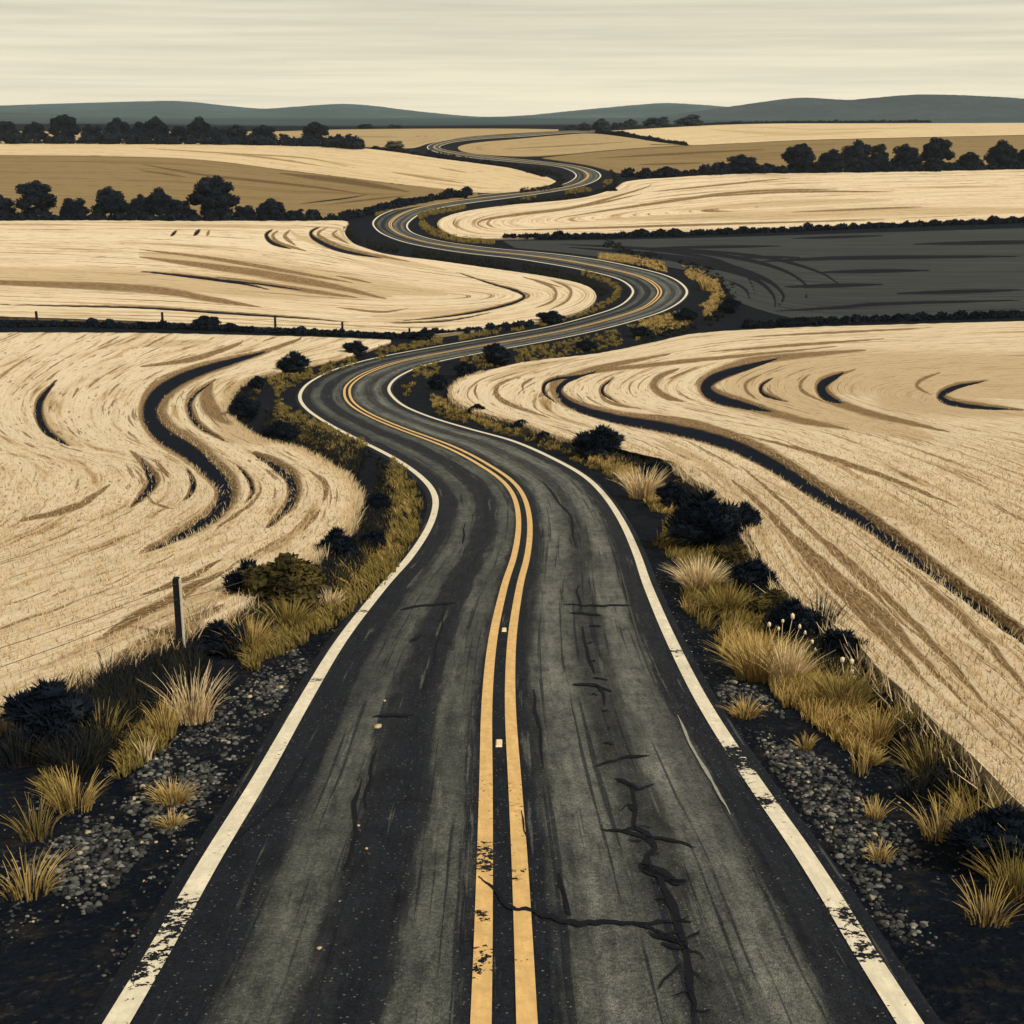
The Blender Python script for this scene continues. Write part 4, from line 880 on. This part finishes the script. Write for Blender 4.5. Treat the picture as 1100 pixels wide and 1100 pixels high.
for a in [(208,775,92,66,'straw','pale straw grass tuft with long arching blades on the left gravel shoulder',110),(178,790,50,48,'gold','smaller brown grass tuft leaning left of the pale straw tuft on the left',60),(268,700,72,44,'gold','golden grass tuft by the left gravel between the post and the road',150),(355,655,36,26,'straw','small bright cream tuft at the left road edge below the olive bush',110),
          (310,676,80,36,'olive','olive grass tuft between the golden tuft and the bright cream tuft, left verge',240),(752,634,78,40,'straw','bright cream dome of grass on the right verge by the road',300),(690,535,66,40,'straw','pale straw tuft on the right verge below the lone spiky bush',200),(815,728,110,56,'gold','wide golden grass tuft in the middle of the right verge',330),
          (845,735,70,52,'straw','pale straw tuft in front of the seed heads on the right verge',150),(865,805,34,20,'gold','tiny golden tuft on the right gravel shoulder',40),(923,832,44,40,'gold','sparse upright tuft with few blades on the right gravel shoulder',14),(880,690,64,62,'inkgrass','dark spiky grass clump at the right field edge',90),
          (185,862,70,26,'gold','low golden tuft on the left shoulder above the road line',110),(185,888,54,18,'gold','flat golden tuft lowest on the left shoulder',60),(158,818,26,34,'straw','sparse straw tuft at the left edge of the photo',16),(945,925,50,24,'gold','low golden tuft at the lower right edge of the photo',50),(940,880,40,26,'gold','golden tuft at the right edge above the lowest one',50),
          (168,705,50,36,'inkgrass','dark grass clump left of the near fence post',60),(215,680,52,38,'inkgrass','dark grass clump right of the near fence post',70),(743,518,12,22,'inkgrass','thin dark spike of grass at the edge of the right field',8),(826,606,14,26,'inkgrass','thin dark spike of grass at the field edge below the large bush',8),
          (757,312,18,18,'gold','golden tuft standing tall on the outside of the right bend',50),(905,762,100,52,'olive','broad olive tuft at the lower right verge',260),(780,660,80,38,'olive','olive tuft under the bright cream dome, right verge',220),(940,800,60,48,'gold','golden tuft at the right edge behind the sparse upright tuft',90),(800,770,60,24,'gold','flat golden tuft beside the right gravel',90)]:
    tuft(*a[:6], n=int(a[6] * 1.5))
for a in [(80,870,90,50,'gold',90),(30,960,110,50,'gold',90),(60,760,100,44,'inkgrass',120),(120,735,80,44,'inkgrass',120),(20,820,110,50,'inkgrass',120),(95,820,90,44,'inkgrass',120),(1010,900,90,50,'gold',90),(1060,990,100,50,'gold',80),(40,900,80,50,'olive',60),(110,800,80,50,'olive',160),(1000,835,110,50,'olive',220),(1050,895,110,54,'olive',220),(960,795,80,44,'olive',200),(985,860,80,44,'inkgrass',120),(1090,960,110,60,'olive',200)]:
    tuft(*a[:5], 'grass tuft beyond the sides of the photo', n=a[5])

def weed(px, yb, stems, label):
    p = G(px, yb); m = mpp(p); r = thing('seed_head_weed', p, label, 'weed', 'weeds with pale seed heads')
    ts, hs = [], []
    for dx, h, s in stems:
        x = dx * m; H = h * m * 1.08
        ts.append(tube([(x * 0.35, 0, -0.02), (x * 0.6, 0.01, H * 0.5), (x, 0, H)], [0.007, 0.006, 0.004], 5))
        hv, hf = blob((x * 1.02, 0, H + s * m * 0.5), (s * m * 0.42, s * m * 0.42, s * m * 0.7), 1, 0.12, dx); hs.append((hv, hf.tolist()))
    V, Fc = join(ts); mesh('stems', V, Fc, M['straw'], r, True, attr={'along': np.ones(len(V))})
    for v, f in hs: mesh('seed_head', v, f, M['seed'], r, True)
weed(838, 718, [(-14, 44, 5), (-4, 40, 4), (10, 52, 6), (18, 42, 4.5), (0, 48, 4), (24, 36, 4), (32, 26, 4.5), (36, 18, 4)], 'clump of thin stems with round cream seed heads behind the pale straw tuft')
weed(912, 752, [(-10, 40, 6), (0, 38, 6), (1, 28, 5), (4, 22, 4)], 'weed with four pale seed heads on two tall stems at the right edge')

# ------------------------------------------------------------------ gravel and pebbles
def stones(pts, size, flat=0.6):
    import bmesh
    bm = bmesh.new(); bmesh.ops.create_icosphere(bm, subdivisions=1, radius=1)
    bv = np.array([v.co[:] for v in bm.verts]); bf = np.array([[v.index for v in f.verts] for f in bm.faces]); bm.free()
    n = len(pts); nb = len(bv)
    sc = size * (0.5 + 0.9 * RNG.random((n, 1, 1)) ** 1.5) * (0.75 + 0.5 * RNG.random((n, 1, 3))) * np.array([1, 1, flat])
    jit = 1 + 0.22 * RNG.normal(size=(n, nb, 1))
    a = RNG.random(n) * 6.28; ca, sa = np.cos(a)[:, None], np.sin(a)[:, None]
    v = bv[None] * sc * jit
    v = np.stack([v[..., 0] * ca - v[..., 1] * sa, v[..., 0] * sa + v[..., 1] * ca, v[..., 2]], -1) + pts[:, None]
    return v.reshape(-1, 3), (bf[None] + (np.arange(n) * nb)[:, None, None]).reshape(-1, 3)
def gravel(bands, dens, label, size, cut=-0.15):
    PX = band_points(bands, dens); W = ground(PX[:, 0], PX[:, 1])
    v = noise2(W[:, 0] * 1.1, W[:, 1] * 0.7) + 0.5 * noise2(W[:, 0] * 3.1 + 4, W[:, 1] * 2.6) + RNG.normal(size=len(W)) * 0.25
    W = W[v > cut]; W[:, 2] = zf(W[:, 0], W[:, 1]) + 0.006
    V, Fc = stones(W, size); o = mesh('gravel', V, Fc, M['stone'], attr={'tint': np.repeat(RNG.random(len(W)), len(V) // len(W))}); tag(o, label, 'gravel', kind='stuff')
gravel([([(325,705),(290,732),(250,770),(215,805),(185,830),(140,880),(60,960)], 14, 44, 1), ([(300,735),(260,790),(225,830),(170,890)], 10, 20, 1.3)], 0.11, 'grey gravel patch on the left road shoulder', 0.042)
gravel([([(775,738),(800,750),(825,775),(850,815),(885,850),(930,905),(1000,990)], 14, 44, 1), ([(835,800),(860,818),(885,825)], 12, 8, 1.3)], 0.11, 'grey gravel patch on the right road shoulder', 0.042)
gravel([([(430,600),(380,668),(330,740),(290,800),(240,880),(180,980),(130,1060)], 8, 45, .6), ([(705,610),(740,690),(790,770),(850,850),(920,950),(980,1040)], 8, 40, .6), ([(230,720),(150,800),(60,900),(0,1000)], 30, 70, .5), ([(900,800),(960,860),(1040,960)], 30, 60, .5)], 0.05, 'loose grit scattered along both road edges', 0.022, -0.6)
PEB = [(284,707,9,'tan oval stone at the top of the left gravel patch'),(268,749,8,'tan stone in the left gravel below the golden tuft'),(284,768,6,'small tan stone nearest the road in the left gravel'),(302,739,6,'flat tan stone on the dirt between left gravel and road'),(279,702,5,'little tan stone touching the top stone of the left gravel'),
       (920,860,10,'pale oval stone in the right gravel, largest there'),(915,871,6,'small tan stone below the largest pale stone on the right'),(893,890,7,'tan stone at the lower left of the right gravel'),(920,884,6,'tan stone at the bottom of the right gravel'),
       (394,917,6,'tan pebble lying on the left lane, highest of those on the dark asphalt'),(365,974,5,'tan pebble on the left lane between two others'),(343,1025,5,'tan pebble lowest on the left lane'),(385,892,4,'tiny tan pebble on the left lane above the others'),(413,757,8,'flat tan chip on the left lane farthest up'),(406,785,8,'flat tan chip on the left lane below the farthest one'),
       (167,905,6,'tan stone at the left edge below the golden tufts'),(180,915,6,'tan stone right of another at the left edge'),(155,947,5,'tan stone lowest at the left edge')]
for x, y, s, lab in PEB:
    p = G(x, y); m = mpp(p); v, f = stones(np.zeros((1, 3)), s * m * 0.5, 0.55)
    onroad = 330 < x < 700 and y > 740 and x > 1.0 * (1200 - y) * 0.0 + 330
    o = mesh('pebble', v, f, M['pebble'], None, True); p[2] = zf(p[0], p[1]) + (0.065 if onroad else 0.0) + s * m * 0.12; o.location = p
    tag(o, lab, 'stone', 'tan stones by and on the road')

# ------------------------------------------------------------------ road reflectors
def reflector(px, py, w, label):
    p = G(px, py, 0.06); m = mpp(p); a = w * m / 2; b = a * 4.0; h = 0.022
    V = [(-a, -b, 0), (a, -b, 0), (a, b, 0), (-a, b, 0), (-a * .7, -b * .8, h), (a * .7, -b * .8, h), (a * .7, b * .8, h), (-a * .7, b * .8, h)]
    Fc = [(0, 3, 2, 1), (4, 5, 6, 7), (0, 1, 5, 4), (1, 2, 6, 5), (2, 3, 7, 6), (3, 0, 4, 7)]
    o = mesh('road_reflector', V, Fc, M['refl']); p[2] = zf(p[0], p[1]) + 0.0655; o.location = p; o.rotation_euler = (math.atan(SL0), 0, 0)
    tag(o, label, 'reflector', 'road reflectors between the yellow lines')
reflector(536, 799, 7, 'cream rectangular reflector between the yellow lines, the nearer and larger one'); reflector(541.5, 677, 5, 'small white reflector between the yellow lines, the farther one')

# ------------------------------------------------------------------ fences
def post_parts(p, h, w, parent, edge=False):
    b = w / 2; V, Fc = [], []
    for z, s in ((-0.2, 1.05), (h * 0.5, 1.0), (h - 0.03, 0.97), (h, 0.8)):
        V += [(-b * s, -b * s, z), (b * s, -b * s, z), (b * s, b * s, z), (-b * s, b * s, z)]
    for i in range(3):
        for j in range(4): Fc.append((i * 4 + j, i * 4 + (j + 1) % 4, i * 4 + 4 + (j + 1) % 4, i * 4 + 4 + j))
    Fc += [(12, 13, 14, 15), (3, 2, 1, 0)]
    o = mesh('post', np.array(V), Fc, M['post'], parent); o.location = p
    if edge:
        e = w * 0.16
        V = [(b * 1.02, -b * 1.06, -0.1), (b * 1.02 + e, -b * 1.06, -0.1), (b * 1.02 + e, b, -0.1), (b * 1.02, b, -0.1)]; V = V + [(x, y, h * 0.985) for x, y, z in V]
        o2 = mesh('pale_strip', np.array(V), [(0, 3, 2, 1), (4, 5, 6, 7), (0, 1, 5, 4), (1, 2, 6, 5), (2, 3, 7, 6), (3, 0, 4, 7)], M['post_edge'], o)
    return o
def fence(posts, hpx, wpx, wires, label, edge=False):
    P = [G(x, y) for x, y in posts]; base = P[0]; r = thing('wire_fence', base, label, 'fence')
    tops = []
    for p, hp in zip(P, hpx):
        m = mpp(p); post_parts(p - base, hp * m * 1.05, wpx * m, r, edge); tops.append((p - base, hp * m * 1.05, wpx * m))
    for fr in wires:
        pts = []
        for i in range(len(tops) - 1):
            a = tops[i][0] + np.array([0, -tops[i][2] * .55, tops[i][1] * fr]); b = tops[i + 1][0] + np.array([0, -tops[i + 1][2] * .55, tops[i + 1][1] * fr])
            for t in np.linspace(0, 1, 14)[:(14 if i == len(tops) - 2 else 13)]:
                q = a * (1 - t) + b * t; q[2] -= 0.25 * t * (1 - t) * tops[i][1] * 0.5; pts.append(q)
        V, Fc = tube(pts, max(0.006, (0.4 if edge else 0.2) * mpp(P[0])), 5); mesh('wire', V, Fc, M['wire'], r, True)
fence([(-45,812),(195,706),(308,640)], [108, 86, 44], 6.8, (0.74, 0.93), 'wire fence beside the lower left field with a dark near post edged in white', True)
fence([(40,349),(175,350),(296,355),(368,358),(440,362)], [14, 14, 15, 12, 9], 2.2, (0.75,), 'wire fence with small dark posts along the left middle hedge')

# ------------------------------------------------------------------ sky, sun, camera
SUN_EL, SUN_AZ = math.radians(42), math.radians(128)           # azimuth clockwise from +Y: sun behind and to the right
Wd = bpy.data.worlds.new('World'); S.world = Wd; Wd.use_nodes = True
t = Wd.node_tree; nd = t.nodes; bg = nd['Background']
sky = nd.new('ShaderNodeTexSky'); sky.sky_type = 'NISHITA'; sky.sun_disc = False; sky.sun_elevation = SUN_EL; sky.sun_rotation = SUN_AZ; sky.dust_density = 3.0
tc = nd.new('ShaderNodeTexCoord'); mp = nd.new('ShaderNodeMapping'); mp.inputs['Scale'].default_value = (3.0, 3.0, 120)
t.links.new(tc.outputs['Generated'], mp.inputs['Vector'])
nz = nd.new('ShaderNodeTexNoise'); nz.inputs['Scale'].default_value = 1.5; nz.inputs['Detail'].default_value = 6; nz.inputs['Roughness'].default_value = 0.6; t.links.new(mp.outputs[0], nz.inputs['Vector'])
cr = nd.new('ShaderNodeValToRGB'); e = cr.color_ramp.elements
e[0].position = 0.36; e[0].color = (0.88, 0.885, 0.88, 1); e[1].position = 0.64; e[1].color = (1.08, 1.07, 1.05, 1)
t.links.new(nz.outputs['Fac'], cr.inputs['Fac'])
sx_ = nd.new('ShaderNodeSeparateXYZ'); t.links.new(tc.outputs['Generated'], sx_.inputs[0])     # the overcast is brighter low down
gr_ = nd.new('ShaderNodeValToRGB'); e = gr_.color_ramp.elements; e[0].position = 0.0; e[0].color = (8.7, 7.9, 5.95, 1); e[1].position = 0.10; e[1].color = (6.0, 5.65, 4.5, 1)
t.links.new(sx_.outputs['Z'], gr_.inputs['Fac'])
ml = nd.new('ShaderNodeMix'); ml.data_type = 'RGBA'; ml.blend_type = 'MULTIPLY'; ml.inputs[0].default_value = 1.0; t.links.new(gr_.outputs[0], ml.inputs[6]); t.links.new(cr.outputs[0], ml.inputs[7])
mx = nd.new('ShaderNodeMix'); mx.data_type = 'RGBA'; mx.inputs[0].default_value = 0.93
t.links.new(sky.outputs[0], mx.inputs[6]); t.links.new(ml.outputs[2], mx.inputs[7]); t.links.new(mx.outputs[2], bg.inputs['Color'])
bg.inputs['Strength'].default_value = 0.10

sl = bpy.data.lights.new('sun', 'SUN'); sl.energy = 2.7; sl.angle = math.radians(0.6); sl.color = (1.0, 0.96, 0.88)
so = bpy.data.objects.new('sun', sl); COL.objects.link(so)
from mathutils import Vector
sd_ = Vector((math.sin(SUN_AZ) * math.cos(SUN_EL), math.cos(SUN_AZ) * math.cos(SUN_EL), math.sin(SUN_EL)))
so.rotation_euler = (-sd_).to_track_quat('-Z', 'Y').to_euler(); so.location = (60, -40, 120)

# air
import bmesh
bm = bmesh.new(); bmesh.ops.create_cube(bm, size=1); me = bpy.data.meshes.new('haze'); bm.to_mesh(me); bm.free()
hz = bpy.data.objects.new('haze', me); COL.objects.link(hz); hz.scale = (9600, 4700, 150); hz.location = (0, 2050, 57); tag(hz, 'thin pale haze over the whole valley', 'haze', kind='stuff')
hm = bpy.data.materials.new('haze'); hm.use_nodes = True; ht = hm.node_tree; ht.nodes.remove(ht.nodes['Principled BSDF'])
pv = ht.nodes.new('ShaderNodeVolumePrincipled'); pv.inputs['Color'].default_value = (0.80, 0.88, 0.92, 1); pv.inputs['Density'].default_value = 0.00005
ht.links.new(pv.outputs[0], ht.nodes['Material Output'].inputs['Volume']); me.materials.append(hm)

cam = bpy.data.cameras.new('camera'); cam.sensor_width = 36; cam.lens = F / 1100 * 36; cam.clip_end = 20000; cam.clip_start = 0.1
co = bpy.data.objects.new('camera', cam); COL.objects.link(co); co.location = (0, 0, CZ); co.rotation_euler = (PI / 2 - PITCH, 0, 0); S.camera = co
S.view_settings.view_transform = 'Standard'; S.view_settings.look = 'None'; S.view_settings.exposure = 0.22; S.view_settings.gamma = 1
S.cycles.max_bounces = 5; S.cycles.transparent_max_bounces = 8
